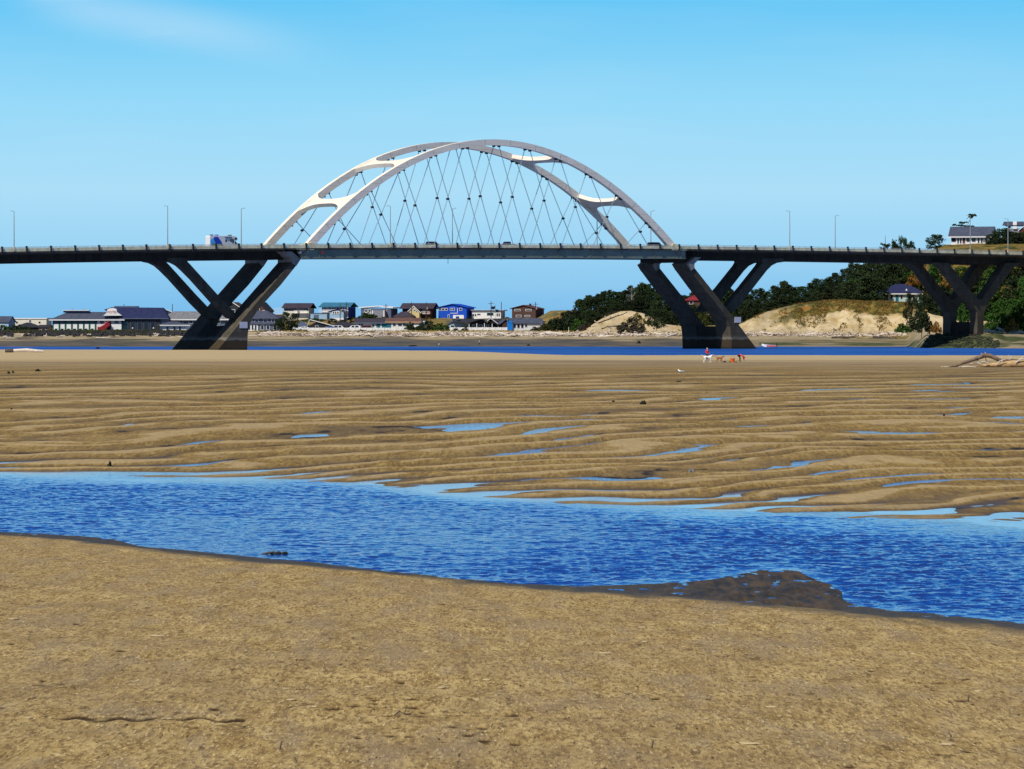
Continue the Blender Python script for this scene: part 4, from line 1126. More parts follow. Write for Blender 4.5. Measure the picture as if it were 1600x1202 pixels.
h = House('low_house', 'bright blue low house with white window bays and a grey roof beside the yellow shrub', 784, 848, 519, 1642, R(8), hg)
h.walls(784, 796, 506, 8, W['brown'], 501, gable='front', y0=-.6); h.roof('front', 782, 797, 506, 500, 8, RF['slate'], .4, y0=-.6); h.walls(792, 800, 501.5, 7, W['bright blue'], y0=-.9)
h.walls(800, 846, 506, 8, W['white']); h.roof('side', 798, 848, 505, 498, 8, RF['slate'], .5); h.wins([(804, 509.5, 3.6, 6), (810, 509.5, 3.6, 6), (816, 509.5, 3.6, 6), (822, 509, 3, 4)])
h = House('low_house', 'deep blue low house with a white gable mark just left of the dark pines', 826, 849, 518, 1660, R(-6), hg)
h.walls(827, 848, 503.5, 8, W['royal blue']); h.roof('front', 826, 849, 503, 500, 8, RF['navy'], .3); h.win(842, 504.5, 5, 1.4); h.panel('trim', 828, 847, 506.3, 507.1, M['white'])
h = House('white_shed', 'small white shed showing between the dark bushes right of the fence', 655, 664, 518, 1646, 0, hg, 'shed')
h.walls(656, 664, 500, 6, W['white']); h.roof('flat', 656, 664, 500, 499, 6, RF['charcoal'], .3); h.win(660, 505, 4, 2.5)
# right-hand houses
Yr = 1625
h = House('hip_roofed_house', 'pale blue single-storey house with a navy hipped roof on top of the grassy dune', 1380, 1444, 471.5, Yr, R(4), None)
h.walls(1381, 1443, 459.5, 13, W['mint']); r_ = h.roof('hip', 1378.5, 1446, 458.8, 443.5, 13, RF['navy'], .7, trim=M['white'])
h.wins([(1386, 464, 3.4, 6.4), (1393, 464, 3.4, 6.4), (1408.5, 464, 3, 6.4), (1420.5, 464, 3.4, 6.4), (1427.5, 464, 3.2, 6.4), (1437, 464, 3.2, 6.4)], frame=M['white']); h.door(1401.5, 460, 471.4, 4.6, mat=W['teal'])
MB().prism_xz([(h.X(1416),h.Zl(454.6)),(h.X(1418.6),h.Zl(454.6)),(h.X(1417.3),h.Zl(451.4))], .6, 2.4).build('dormer_vent', M['white'], r_)
h = House('hill_house', 'white house with wide grey gabled roof and red end wall on the hilltop', 1484, 1566, 384, 1700, R(-14), None)
h.walls(1486, 1546, 369, 12, W['white'], 355, gable='side'); h.roof('side', 1484.5, 1549, 368.5, 354.5, 12, RF['slate'], 1.0, trim=M['white'])
MB().prism_yz([(0,h.Zl(369)),(6,h.Zl(355)-.35),(12,h.Zl(369)),(12,-1),(0,-1)], h.X(1546)+.002, h.X(1546)+.1).build('end_wall', W['redbrown'], h.root)
h.wins([(1490, 375, 7, 6), (1497, 376.5, 2.4, 9), (1501, 376.5, 2.4, 9), (1513, 375, 6, 6), (1521.5, 375, 6, 6), (1529, 376.5, 2.6, 9), (1534, 376.5, 2.6, 9), (1541, 376.5, 3, 8)]); h.door(1506, 371, 383.6, 4, mat=W['redbrown'])
h.balcony(1480, 1546, 383.2, 380.5, 0, 2.0)
h = House('hill_house', 'grey house with gabled roof at the top right edge, behind dark trees', 1568, 1640, 384, 1715, R(-12), None)
h.walls(1570, 1625, 357, 12, W['grey']); h.roof('side', 1569, 1628, 352, 346.5, 12, RF['slate'], .8)
h.walls(1596, 1624, 362, 4, W['redbrown'], 349, gable='front', y0=-4.1); h.roof('front', 1594, 1626, 360, 348, 5, RF['slate'], .4, y0=-4.0, trim=M['white']); h.wins([(1577, 355, 4, 4), (1586, 355, 4, 4)]); h.panel('white_bay', 1583, 1589, 346, 358, M['white'], 0, .6)
h = House('red_roofed_house', 'house with a dull red roof glimpsed among the pines between the right pier legs', 1071, 1096, 480, 1700, R(-10), None)
h.walls(1073, 1094, 469, 8, W['brown']); h.roof('hip', 1071, 1096, 469, 460.5, 8, RF['red'], .5); h.win(1080, 473, 5, 4)
h = House('red_roofed_house', 'tiny red roof showing through the pines left of the right bridge pier', 1038, 1055, 495, 1660, R(-10), None)
h.walls(1040, 1053, 483, 6, W['brown']); h.roof('side', 1038, 1055, 483, 479.5, 6, RF['red'], .4); h.win(1046, 487, 4, 3)

# white fences
def fence(a, b_, yt, yb, Y, label, solid=True):
    r = empty('white_fence', P((a+b_)/2, yb, Y), 0, label, 'fence'); S_ = Y/F; w = (b_-a)*S_/2; hh = (yb-yt)*S_
    MB().box((-w,0,-.5),(w,.1,hh*.95) if solid else (w,.1,hh*.35)).build('panel', M['white'], r)
    n = int((b_-a)/9)
    pm_ = None
    for i in range(n+1):
        o = MB().box((-.13,-.13,-.5),(.13,.0-.003,hh)).build('post', M['white'], r); o.location = (-w+2*w*i/n, 0, 0)
    if not solid:
        for z in (.55, .9): MB().box((-w,.02,hh*z-.07),(w,.09,hh*z+.07)).build('rail', M['white'], r)
    return r
fence(481, 636, 512, 517.8, 1606, 'long white fence in front of the long low brown-roofed building')
fence(688, 792, 511.5, 516.6, 1606, 'low white wall right of the dark bushes, below the dark porch house')
fence(632, 654, 513, 517.5, 1618, 'short white fence partly hidden by the dark bushes')
# parked cars
pg = 'cars parked behind the white fence'
for px_, mat, kind, lab, ry in ((462,'whitecar','suv','white van parked right of the dark tree, left end of the white fence',0),(477,'whitecar','sedan','white car parked close behind the left end of the white fence',.1),
        (505,'blackcar','sedan','dark car parked between the white cars behind the fence',0),(516,'bluecar','sedan','blue car parked behind the white fence',3.1),(531,'whitecar','suv','white car with a large windscreen parked right of the blue car',0),
        (552,'whitecar','suv','white car parked in front of the white-framed double window',3.1),(576,'darkred','suv','dark red car parked behind the white fence',0)):
    o = car(kind, M[mat], P(px_, 517.0, 1620), ry, lab, pg)
    o.location.z = ZY(516.6, 1620) - .1; o.scale = (1.3, 1.1, 1.15)
# utility poles and the flagpole
def upole(px_, yt, yb, Y, label, cross=True):
    r = empty('utility_pole', P(px_, yb, Y), 0, label, 'utility pole', 'utility poles among the houses'); hh = (yb-yt)*Y/F
    MB().tube([(0,0,-1),(0,0,hh)], [.19,.13], 7).build('pole', W['brown'], r)
    if cross:
        MB().box((-1.1,-.1,hh-1.0),(1.1,.1,hh-.82)).build('crossarm', W['brown'], r)
        MB().tube([(.45,-.3,hh-3),(.45,-.3,hh-2)], .28, 8).build('transformer', M['lamp'], r)
    return r
for a in ((465.5,478,502,1660,'pole in front of the white dune house with the mauve roof'),(541.5,472,502,1665,'tall dark pole at the right end of the teal-roofed house'),(531.5,476,513,1625,'pale pole in front of the light blue cottage'),
          (603,475,500,1665,'pole in front of the grey house with the projecting blank front'),(643,472,500,1665,'pole in front of the yellow gable'),(666,472,500,1665,'pole with a pale transformer right of the yellow gable'),
          (767.3,471,505,1660,'tallest dark pole in front of the white flat-roofed house'),(783.3,472,500,1665,'thin pole at the right end of the white flat-roofed house'),(836.8,472,500,1665,'pole at the right corner of the brown dune house'),
          (900,468.5,495,1665,'pole standing on the green dune left of the pines'),(269.5,475,498,1700,'thin pole behind the motel annex')):
    upole(*a[:4], a[4], cross=a[0] not in (783.3, 269.5))
r = empty('flagpole', P(774, 505, 1655), 0, 'flagpole with two dark flags in front of the white flat-roofed house', 'flagpole'); S_ = 1655/F
MB().tube([(0,0,-1),(0,0,30*S_)], [.1,.06], 6).build('pole', M['lamp'], r)
fm = M['navycar']
for z0, sl in ((27, -.3), (21.5, .4)):
    MB().prism_xz([(-.08,z0*S_),(-.08,z0*S_-1.1),(-.9,z0*S_-1.5),(-1.6,z0*S_-1.2),(-1.5,z0*S_-.2),(-.8,z0*S_-.35)] if sl < 0 else [(.08,z0*S_),(.08,z0*S_-1),(.8,z0*S_-1.4),(1.4,z0*S_-1.1),(1.3,z0*S_-.2)], -.03, .03).build('flag', fm, r)

# ------------------------------------------------------------------ trees and shrubs
def leafmat(name, a, b_, c=None):
    m = NM(name); oi = m.n('ShaderNodeObjectInfo')
    v = m.coord(); n1 = m.noise(v, 6, 3); n2 = m.noise(v, 22, 2)
    k = m.mix(m.mapr(n1, .35, .65), a, b_)
    if c: k = m.mix(m.mapr(n2, .55, .72, 0, .8), k, c)
    hs = m.n('ShaderNodeHueSaturation'); m.l(m.mapr(oi.outputs['Random'], 0, 1, .65, 1.3), hs.inputs['Value']); m.l(m.mapr(oi.outputs['Random'], 0, 1, .485, .515), hs.inputs['Hue']); m.l(k, hs.inputs['Color'])
    m.col(hs.outputs[0]); m.rough(.8); m.spec(.1); return m.m
LF = {'pine': leafmat('pine_needles', (.009, .020, .008), (.028, .050, .015), (.048, .062, .020)), 'dark': leafmat('dark_foliage', (.010, .021, .010), (.030, .046, .015), (.052, .058, .022)),
      'green': leafmat('green_foliage', (.016, .046, .007), (.042, .095, .014), (.075, .12, .022)), 'olive': leafmat('olive_foliage', (.03, .045, .008), (.08, .09, .018), (.20, .15, .02)),
      'brown': leafmat('brown_brush', (.03, .024, .018), (.075, .058, .04), (.05, .06, .02)), 'yellow': leafmat('yellow_brush', (.09, .09, .012), (.28, .22, .03), (.05, .07, .015)),
      'pale': leafmat('lichen_twigs', (.10, .12, .10), (.20, .21, .17), (.05, .07, .04)), 'orange': leafmat('orange_brush', (.16, .09, .02), (.32, .17, .035), (.06, .06, .015))}
M['bark'] = plain('bark', (.05, .038, .028), .9); M['palebark'] = plain('bleached_bark', (.42, .37, .30), .9)
def crown(kind, seed):
    q = random.Random(seed); vs = []; fs = []
    cl = []
    if kind == 'pine':          # irregular conifer, several leaders, height 1
        for i in range(84):
            z = .10+.88*q.random()**.9
            rad = (.36*(1-z)**.62+.035)*(1 if q.random() < .8 else 1.25)
            a = q.random()*6.28; rr = rad*q.random()**.45
            cl.append((rr*math.cos(a), rr*math.sin(a), z, .075+.08*(1-z)*q.random()+.02, .045+.025*q.random()))
        for i in range(7): cl.append((q.gauss(0,.012), q.gauss(0,.012), .93+.010*i, .020, .02))
    elif kind == 'round':
        for i in range(80):
            a = q.random()*6.28; z = .04+.92*q.random()
            rad = .44*math.sin(math.pi*min(1,max(.05,(z*.86+.10))))**.6
            rr = rad*q.random()**.4
            cl.append((rr*math.cos(a), rr*math.sin(a), z, .085+.07*q.random(), .065+.035*q.random()))
    elif kind == 'shrub':
        for i in range(60):
            a = q.random()*6.28; r_ = .62*q.random()**.55; z = (.85*(1-(r_/.75)**2))*(.25+.75*q.random())
            cl.append((r_*math.cos(a), r_*math.sin(a), max(.04, z), .09+.07*q.random(), .08+.05*q.random()))
    elif kind == 'layered':     # flat wind-swept tiers
        for z, x0, w in ((.55,-.05,.36),(.62,.15,.22),(.66,-.22,.18),(.74,.02,.20),(.97,.26,.13),(.92,.18,.08)):
            for i in range(9):
                cl.append((x0+q.uniform(-w,w), q.uniform(-.15,.15), z+q.gauss(0,.012), .05, .018))
    elif kind == 'sparse':      # dead leader and thin arms
        for k in range(16):
            a = q.random()*6.28; z = .25+.65*q.random(); ln = .38*(1.05-z)
            for t in (.35,.6,.8,1):
                cl.append((ln*t*math.cos(a), ln*t*math.sin(a), z+.14*t*ln/.3, .032, .02))
    per = {'pine':34,'round':38,'shrub':34,'layered':26,'sparse':10}[kind]
    sz = {'pine':.030,'round':.034,'shrub':.052,'layered':.026,'sparse':.017}[kind]
    for cx_, cy_, cz_, r1, r2 in cl:
        for i in range(per):
            d = Vector((q.gauss(0,1),q.gauss(0,1),q.gauss(0,1))).normalized(); k = q.random()**.33
            c = Vector((cx_+d.x*r1*k, cy_+d.y*r1*k, cz_+d.z*r2*k))
            n = Vector((q.gauss(0,.7)+d.x*.6, q.gauss(0,.7)+d.y*.6, q.gauss(.5,.6))).normalized()
            u_ = n.orthogonal().normalized(); w_ = n.cross(u_); t = q.random()*6.28
            e1 = (u_*math.cos(t)+w_*math.sin(t))*sz*(.6+.8*q.random()); e2 = (w_*math.cos(t)-u_*math.sin(t))*sz*(.35+.4*q.random())
            o = len(vs); vs += [c-e1, c+e2*.9, c+e1, c-e2]; fs.append((o,o+1,o+2,o+3))
    return vs, fs
def trunk(kind, seed):
    q = random.Random(seed+99); m = MB()
    top = {'pine':.93,'round':.6,'shrub':.35,'layered':.95,'sparse':.97}[kind]
    r = .022 if kind != 'shrub' else .02
    if kind == 'layered':
        m.tube([(-.02,0,-.12),(.0,0,.3),(.03,.0,.55),(.12,0,.75),(.24,0,.97)], [.022,.019,.016,.011,.006], 6)
        for z, x in ((.5,-.25),(.58,.25),(.62,-.2),(.9,.12)): m.tube([(.05,0,z-.06),(x,0,z+.02)], [.009,.004], 5)
    else:
        m.tube([(0,0,-.15),(q.gauss(0,.01),q.gauss(0,.01),top*.5),(q.gauss(0,.01),q.gauss(0,.01),top)], [r,r*.7,r*.2], 6)
        for k in range(9):
            a = q.random()*6.28; z = .15+.6*top*q.random(); ln = .22
            m.tube([(0,0,z),(ln*math.cos(a)*.6,ln*math.sin(a)*.6,z+.06),(ln*math.cos(a),ln*math.sin(a),z+.14)], [r*.4,r*.28,r*.12], 5)
    return m
PRO = {}
def tree(kind, mat, px_, yb, yt, Y, wpx, label, group=None, cat='tree', name=None, bark='bark', zb=None, flip=False):
    key = (kind, mat, len([1 for k in PRO if k[:2] == (kind, mat)])) if False else None
    var = rng.randrange({'pine':5,'round':3,'shrub':4}.get(kind, 1))
    k = (kind, mat, var)
    if k not in PRO:
        vs, fs = crown(kind, hash((kind, var)) % 1 + var*7+len(kind))
        mb = MB(); mb.add(vs, fs)
        me = bpy.data.meshes.new('crown'); me.from_pydata(mb.v, [], mb.f); me.materials.append(LF[mat])
        PRO[k] = (me, trunk(kind, var).mesh('trunk', M[bark]))
    me, tm = PRO[k]
    zb_ = ZY(yb, Y) if zb is None else zb
    hh = ZY(yt, Y)-zb_
    x = (px_-800)*Y/F
    r = empty(name or {'pine':'pine_tree','round':'broadleaf_tree','shrub':'shrub','layered':'windswept_tree','sparse':'bare_conifer'}[kind], (x, Y, zb_), 0 if kind == 'layered' else rng.random()*6.28, label, cat, group)
    ex = {'pine':.36,'round':.46,'shrub':.62,'layered':.42,'sparse':.36}[kind]
    w = wpx*Y/F/2/ex
    r.scale = (w*(-1 if flip else 1), w, hh)
    for n_, d_ in (('crown', me), ('trunk', tm)):
        o = bpy.data.objects.new(n_, d_); col.objects.link(o); o.parent = r
    return r
sk = np.array([(848,500),(860,491),(880,479),(895,474),(907,470),(918,462),(928,467),(938,459),(950,457),(962,456),(975,456),(988,449),(1000,446),(1010,444),(1020,450),(1032,458),(1045,461),(1060,462),(1078,461),(1100,459),(1130,457),
    (1150,455),(1165,453),(1180,456),(1200,457),(1214,450),(1228,443),(1245,445),(1262,445),(1280,441),(1293,436),(1306,431),(1316,424),(1330,413),(1345,402),(1365,392),(1400,384),(1450,382),(1500,395),(1600,395)], float)
SKY = lambda p: float(np.interp(p, sk[:,0], sk[:,1]))
# grove left of the right pier
g1 = 'pines of the grove behind the sandy bluff'
x = 905
while x < 1066:
    Y = rng.uniform(1640, 1690); tree('pine', 'pine', x, 0, SKY(x)+rng.uniform(-3, 4), Y, rng.uniform(21, 31), 'dark pine in the skyline row of the grove behind the sandy bluff', g1, zb=gz(x, Y)-.5); x += rng.uniform(7, 10)
g2 = 'lower dark trees in front of the grove'
for x in list(np.arange(856, 935, 9))+list(np.arange(1018, 1062, 9)):
    Y = rng.uniform(1604, 1630); tree('round', 'dark', x, 0, max(SKY(x)+12, 484)+rng.uniform(-2, 5), Y, rng.uniform(22, 30), 'low dark round-headed tree standing in front of the pine grove', g2, zb=gz(x, Y)-.5)
for x in np.arange(930, 1020, 11):
    Y = rng.uniform(1625, 1640); tree('pine', 'dark', x, 0, SKY(x)+rng.uniform(12, 20), Y, 26, 'dark young pine in the second row just behind the bluff top', 'second-row pines behind the bluff', zb=gz(x, Y)-.5)
tree('sparse', 'pale', 987, 0, 444, 1634, 26, 'pale lichen-grey conifer standing out among the dark pines behind the bluff', None, zb=gz(987, 1634), bark='palebark')
tree('pine', 'dark', 1004, 0, 444, 1636, 34, 'tallest dark pine of the grove, right of the pale conifer', None, zb=gz(1004, 1636))
tree('round', 'dark', 1026, 520, 470, 1588, 36, 'large dark round tree at the right foot of the sandy bluff')
tree('shrub', 'brown', 987, 521, 492, 1583, 46, 'grey-brown thicket on the right face of the sandy bluff', None, 'shrub', zb=4.6)
tree('shrub', 'yellow', 1006, 516, 488, 1593, 20, 'yellow-green bush on the right shoulder of the bluff', None, 'shrub')
tree('shrub', 'yellow', 997, 512, 486, 1590, 26, 'yellow-green bush at the top of the thicket on the bluff', None, 'shrub')
tree('shrub', 'brown', 943, 499, 492, 1606, 22, 'dark brush at the upper left shoulder of the bluff', None, 'shrub')
tree('shrub', 'brown', 965, 495, 484, 1606, 34, 'dark overhanging brush along the top edge of the bluff', None, 'shrub')
tree('shrub', 'brown', 915, 522, 500, 1588, 30, 'grey-brown brush at the left foot of the bluff', None, 'shrub')
for a in ((852,520,502,1592,24,'olive','yellow-green shrub beside the bright blue low house'),(836,520,508,1594,18,'brown','brown shrub beside the yellow-green shrub at the end of the beach houses'),(868,521,490,1596,34,'dark','big dark shrub right of the yellow-green one'),
          (890,521,484,1598,34,'dark','big dark bush left of the bluff below the pole'),(905,522,492,1594,30,'green','dark green bush at the left end of the bluff'),
          (643,519,500,1598,22,'dark','dark rounded bush at the right end of the long white fence'),(668,519,498,1600,34,'dark','widest dark bush in front of the royal blue house'),(690,519,502,1598,26,'green','green bush at the right of the dark bushes, before the low white wall'),
          (712,518,511,1597,9,'dark','small dark bush alone before the low white wall'),(727,518,510,1597,12,'dark','small rounded dark bush before the porch house'),
          (184,521,513,1590,12,'dark','round clipped dark bush before the white wall right of the red stair'),(30,521,505,1600,40,'dark','wide dark shrub mass in front of the low roofs at far left'),(8,522,505,1602,26,'green','green shrub at the far left edge below the gabled house'),
          (552,503,494,1700,26,'olive','olive bush on the dune between the teal-roofed and grey houses'),(672,503,495,1702,24,'olive','olive bush on the dune right of the yellow gable'),(792,503,494,1702,18,'olive','olive bush on the dune between the white and brown houses'),
          (490,503,496,1690,40,'green','low green bush on the dune below the garage block'),(733,502,494,1703,16,'dark','small dark bush at the right corner of the royal blue house'),
          (575,500,486,1712,30,'green','green bush on the dune below the grey house'),(596,501,494,1708,20,'olive','olive bush on the dune right of the green one')):
    tree('shrub', a[5], a[0], a[1], a[2], a[3], a[4], a[6], None, 'shrub')
for a in ((451,519,488,1600,32,'dark','dark wind-shaped tree right of the hipped house, before the white dune house'),(436,519,500,1602,20,'dark','small dark tree beside the porch of the hipped house'),(520,517,498,1660,18,'dark','dark tree behind the blue parked car'),(535,517,500,1662,18,'dark','dark tree behind the parked white car'),(551,517,501,1662,16,'dark','dark tree at the left end of the long brown roof')):
    tree('round', a[5], a[0], a[1], a[2], a[3], a[4], a[6])
# wood right of the pier
g3 = 'trees of the dark wood behind the grassy dune'
x = 1068
while x < 1345:
    Y = rng.uniform(1690, 1760); tree('pine' if rng.random() < .75 else 'round', 'pine' if rng.random() < .7 else 'dark', x, 0, SKY(x)+rng.uniform(-6, 7), Y, rng.uniform(20, 32), 'dark tree on the skyline of the wood behind the grassy dune', g3, zb=gz(x, Y)-1); x += rng.uniform(7, 10)
g4 = 'front trees of the dark wood'
x = 1082
while x < 1350:
    Y = rng.uniform(1625, 1660); t = max(SKY(x)+rng.uniform(12, 22), 462 if x < 1230 else 440)
    tree('round' if rng.random() < .6 else 'pine', 'dark', x, 0, t, Y, rng.uniform(24, 34), 'dark round tree at the front edge of the wood, behind the dune crest', g4, zb=gz(x, Y)-.5); x += rng.uniform(8, 12)
for k, x in enumerate((1068, 1085, 1150, 1163)):
    tree('shrub', 'dark', x, 520, 492+rng.uniform(-3, 6), 1596, 26, 'dark bush at the waterside %s' % ('between the legs of the right pier' if k < 2 else 'just right of the right pier'), 'bushes near the right pier', 'shrub')
tree('shrub', 'olive', 1096, 521, 484, 1590, 22, 'olive bush seen through the opening of the right pier', None, 'shrub')
# wooded hillside below and behind the road at right
g5 = 'trees covering the hillside behind the right end of the bridge'
for row, Y in enumerate((1420, 1470, 1520, 1570, 1620, 1665)):
    x0 = {0:1548, 1:1470, 2:1445, 3:1440, 4:1350, 5:1335}[row]
    x = x0+rng.uniform(0, 8)
    while x < 1640:
        if not (1372 < x < 1452 and 1560 < Y < 1640):
            zb_ = gz(x, Y)-.8; hh = rng.uniform(8.5, 13) if Y > 1480 else rng.uniform(7, 11)
            ztop = min(zb_+hh, ZY(SKY(x)-1, Y), ZY(392, Y))
            if ztop-zb_ > 3:
                yt_ = YH+(H-ztop)*F/Y
                kind = 'round' if rng.random() < .65 else 'pine'
                mat = 'green' if (x > 1540 and Y < 1600 and rng.random() < .8) or rng.random() < .15 else 'dark'
                tree(kind, mat, x, 0, yt_, Y, rng.uniform(34, 48), 'dense %s tree on the wooded hillside under the right end of the bridge' % ('green leafy' if mat == 'green' else 'dark'), g5, zb=zb_)
        x += rng.uniform(15, 22)
for a in ((1500,520,474,1410,34,'green','round green bush seen through the opening of the right-hand pier'),(1440,522,476,1440,36,'dark','dark green bush at the end of the grassy dune, left of the far-right pier'),(1445,505,462,1470,34,'dark','dark tree rising beside the pale blue house'),
          (1410,521,502,1470,26,'green','low green bush at the foot of the dune near the far-right pier'),(1566,520,486,1400,40,'green','bright green bush right of the far-right pier'),(1592,518,470,1402,44,'green','large green bush at the right edge above the driftwood'),
          (1582,519,496,1385,22,'orange','orange-brown bush at the right edge low on the bank'),(1424,508,458,1560,26,'dark','dark bush at the right end of the grassy dune beside the pale blue house'),(1462,521,500,1430,18,'orange','small yellowish bush left of the far-right pier base'),(1548,520,496,1405,24,'green','green bush directly beside the far-right pier leg'),
          (1432,448,420,1580,30,'orange','orange-brown patch of brush above the navy roof'),(1478,455,425,1560,30,'orange','yellowish brush between the far-right pier legs')):
    tree('shrub' if a[2] > 469 or a[5] == 'orange' else 'round', a[5], *a[:5], a[6], None, 'shrub')
for row, Y in enumerate((1668, 1695)):
    x = 1342+row*6
    while x < 1480:
        tree('round' if rng.random() < .6 else 'pine', 'dark', x, 0, max(SKY(x)+3, 391)+rng.uniform(0, 12)+(8 if row == 0 else 0), Y, rng.uniform(30, 42), 'dense dark tree on the slope above the pale blue house', 'trees above the pale blue house', zb=gz(x, Y)-3); x += rng.uniform(11, 15)
# above the road
tree('sparse', 'dark', 1383, 0, 366, 1690, 46, 'thin spreading conifer above the road at the start of the hill', None, zb=gz(1383, 1690)-3)
for x, yt_, w in ((1400,376,24),(1412,370,24),(1424,378,16),(1398,382,18)):
    tree('round', 'dark', x, 0, yt_, 1690, w, 'dark tree in the clump above the road left of the round tree', 'clump of dark trees above the road', zb=gz(x, 1690)-2)
tree('round', 'dark', 1462, 0, 367, 1680, 32, 'single rounded dark tree above the road left of the hill house', None, zb=gz(1462, 1680)-2)
tree('layered', 'dark', 1508, 0, 335, 1725, 40, 'flat-topped windswept tree behind the roof of the hill house', None, zb=gz(1508, 1725), flip=False)
for x, yt_, w in ((1550,366,26),(1559,361,28),(1567,357,30),(1576,360,32),(1586,363,32),(1596,364,32),(1606,360,32),(1616,358,30)):
    tree('round', 'dark', x, 0, yt_, 1672, w, 'dark tree in front of the hilltop houses at the right edge', 'dark trees by the hilltop houses', zb=gz(x, 1672)-1)
for x in np.arange(1470, 1640, 7):
    tree('shrub', 'olive' if x < 1545 else 'dark', x, 0, 381.5+rng.uniform(0, 4), 1680, 18, 'low hedge bush on the hilltop below the hill houses', 'hedge below the hill houses', 'shrub', zb=gz(x, 1682)-.5)

# grass tufts on dune and banks: nobody could count them
def tufts(name, n, fx, mat, hmin, hmax, seed):
    q = random.Random(seed); vs = []; fs = []
    for i in range(n):
        px_, Y = fx(q)
        if px_ is None: continue
        z = gz(px_, Y); x = (px_-800)*Y/F; h_ = q.uniform(hmin, hmax)
        for k in range(5):
            a = q.random()*6.28; l = h_*.55*q.random(); o = len(vs); wv = .12+.10*q.random()
            bx, by = x+q.gauss(0,.25), Y+q.gauss(0,.25)
            vs += [(bx-wv*math.sin(a), by+wv*math.cos(a), z-.1), (bx+wv*math.sin(a), by-wv*math.cos(a), z-.1), (bx+l*math.cos(a), by+l*math.sin(a), z+h_*(.6+.4*q.random()))]
            fs.append((o,o+1,o+2))
    me = bpy.data.meshes.new(name); me.from_pydata(vs, [], fs); me.materials.append(mat); o = bpy.data.objects.new(name, me); col.objects.link(o)
    return o
def dune_spot(q):
    px_ = q.uniform(1168, 1440); Y = q.uniform(1594, 1624) if q.random() < .55 else q.uniform(1584, 1606)
    if fbm(np.array([px_/13.0]), np.array([Y/9.0]), 161, 4)[0]+(Y-1600)*.012 < (-.10 if px_ > 1245 else .14): return None, None
    return px_, Y
M['dunegrass'] = leafmat('dune_grass', (.13, .105, .022), (.34, .23, .065), (.07, .085, .018))
tag(tufts('dune_grass', 6500, dune_spot, M['dunegrass'], .3, .85, 5), 'yellow and green beach grass growing over the top of the sandy dune', 'grass', kind='stuff')
def bank_spot(q):
    px_ = q.uniform(-60, 325); return px_, q.uniform(1584, 1598)
M['bankgrass'] = leafmat('bank_grass', (.03, .05, .010), (.11, .10, .025), (.015, .05, .008))
tag(tufts('bank_grass', 2600, bank_spot, M['bankgrass'], .6, 1.3, 6), 'rough green and yellow grass along the top of the left bank before the motel', 'grass', kind='stuff')
def spit_spot(q):
    px_ = q.uniform(395, 905); return px_, q.uniform(1587, 1602)
tag(tufts('spit_grass', 1500, spit_spot, M['dunegrass'], .3, .8, 7), 'low dry grass strip between the driftwood and the white fence', 'grass', kind='stuff')
# dark boulders of the left bank
q = random.Random(8); m = MB()
for i in range(1300):
    px_ = q.uniform(-80, 330); Y = 1568+q.uniform(0, 1)**.7*22; x = (px_-800)*Y/F
    if fbm(np.array([x/6.0]), np.array([Y/4.0]), 171, 2)[0] < -.25: continue
    r_ = q.uniform(.35, .85); m.blob((x, Y, gz(px_, Y)+r_*.3), (r_*1.3, r_, r_*.9), i, nu=6, nv=4, j=.3)
M['rock'] = plain('dark_rock', (.024, .023, .024), .9, .5, .8)
tag(m.build('riprap', M['rock']), 'dark boulders of the bank below the motel grass', 'rocks', kind='stuff')
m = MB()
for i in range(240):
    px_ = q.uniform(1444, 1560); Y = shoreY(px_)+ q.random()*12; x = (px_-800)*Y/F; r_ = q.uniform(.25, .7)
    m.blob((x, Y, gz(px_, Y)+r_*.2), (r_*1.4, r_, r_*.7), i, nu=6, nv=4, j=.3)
M['algrock_shade'] = plain('weedy_rock', (.030, .034, .018), .9, .6, .5)  # weedy stones, colour darkened further to stand for the bridge shadow
tag(m.build('weedy_rocks', M['algrock_shade']), 'weedy rubble stones round the foot of the far-right pier', 'rocks', kind='stuff')
for nm, mt_, n_, sd_ in (('driftwood_debris', 'drift', 1500, 31), ('dark_debris', 'driftdark', 500, 32)):
    q = random.Random(sd_); m = MB()
    mt_ = {'drift': (.60,.50,.42), 'driftdark': (.09,.06,.05)}[mt_]
    for i in range(n_):
        u_ = q.random(); px_ = q.uniform(398, 860) if u_ < .6 else (q.uniform(860, 1062) if u_ < .8 else q.uniform(1165, 1440))
        Y = 1569+abs(q.gauss(0, 8)) ; Y = min(Y, 1590); x = (px_-800)*Y/F; z = gz(px_, Y)
        a = q.gauss(0, .9); t = q.gauss(0, .35); l = q.uniform(.5, 1.6); d = Vector((math.cos(a)*math.cos(t), math.sin(a)*math.cos(t), math.sin(t)))*l
        c_ = Vector((x, Y, z+.12+abs(d.z)*.6)); m.tube([c_-d*.6, c_+d*.6], [q.uniform(.08,.2), q.uniform(.05,.12)], 5)
    tag(m.build(nm, plain(nm, mt_, .9, .3, .3)), ('bleached' if sd_ == 31 else 'dark')+' driftwood scraps strewn along the far tideline', 'driftwood', kind='stuff')

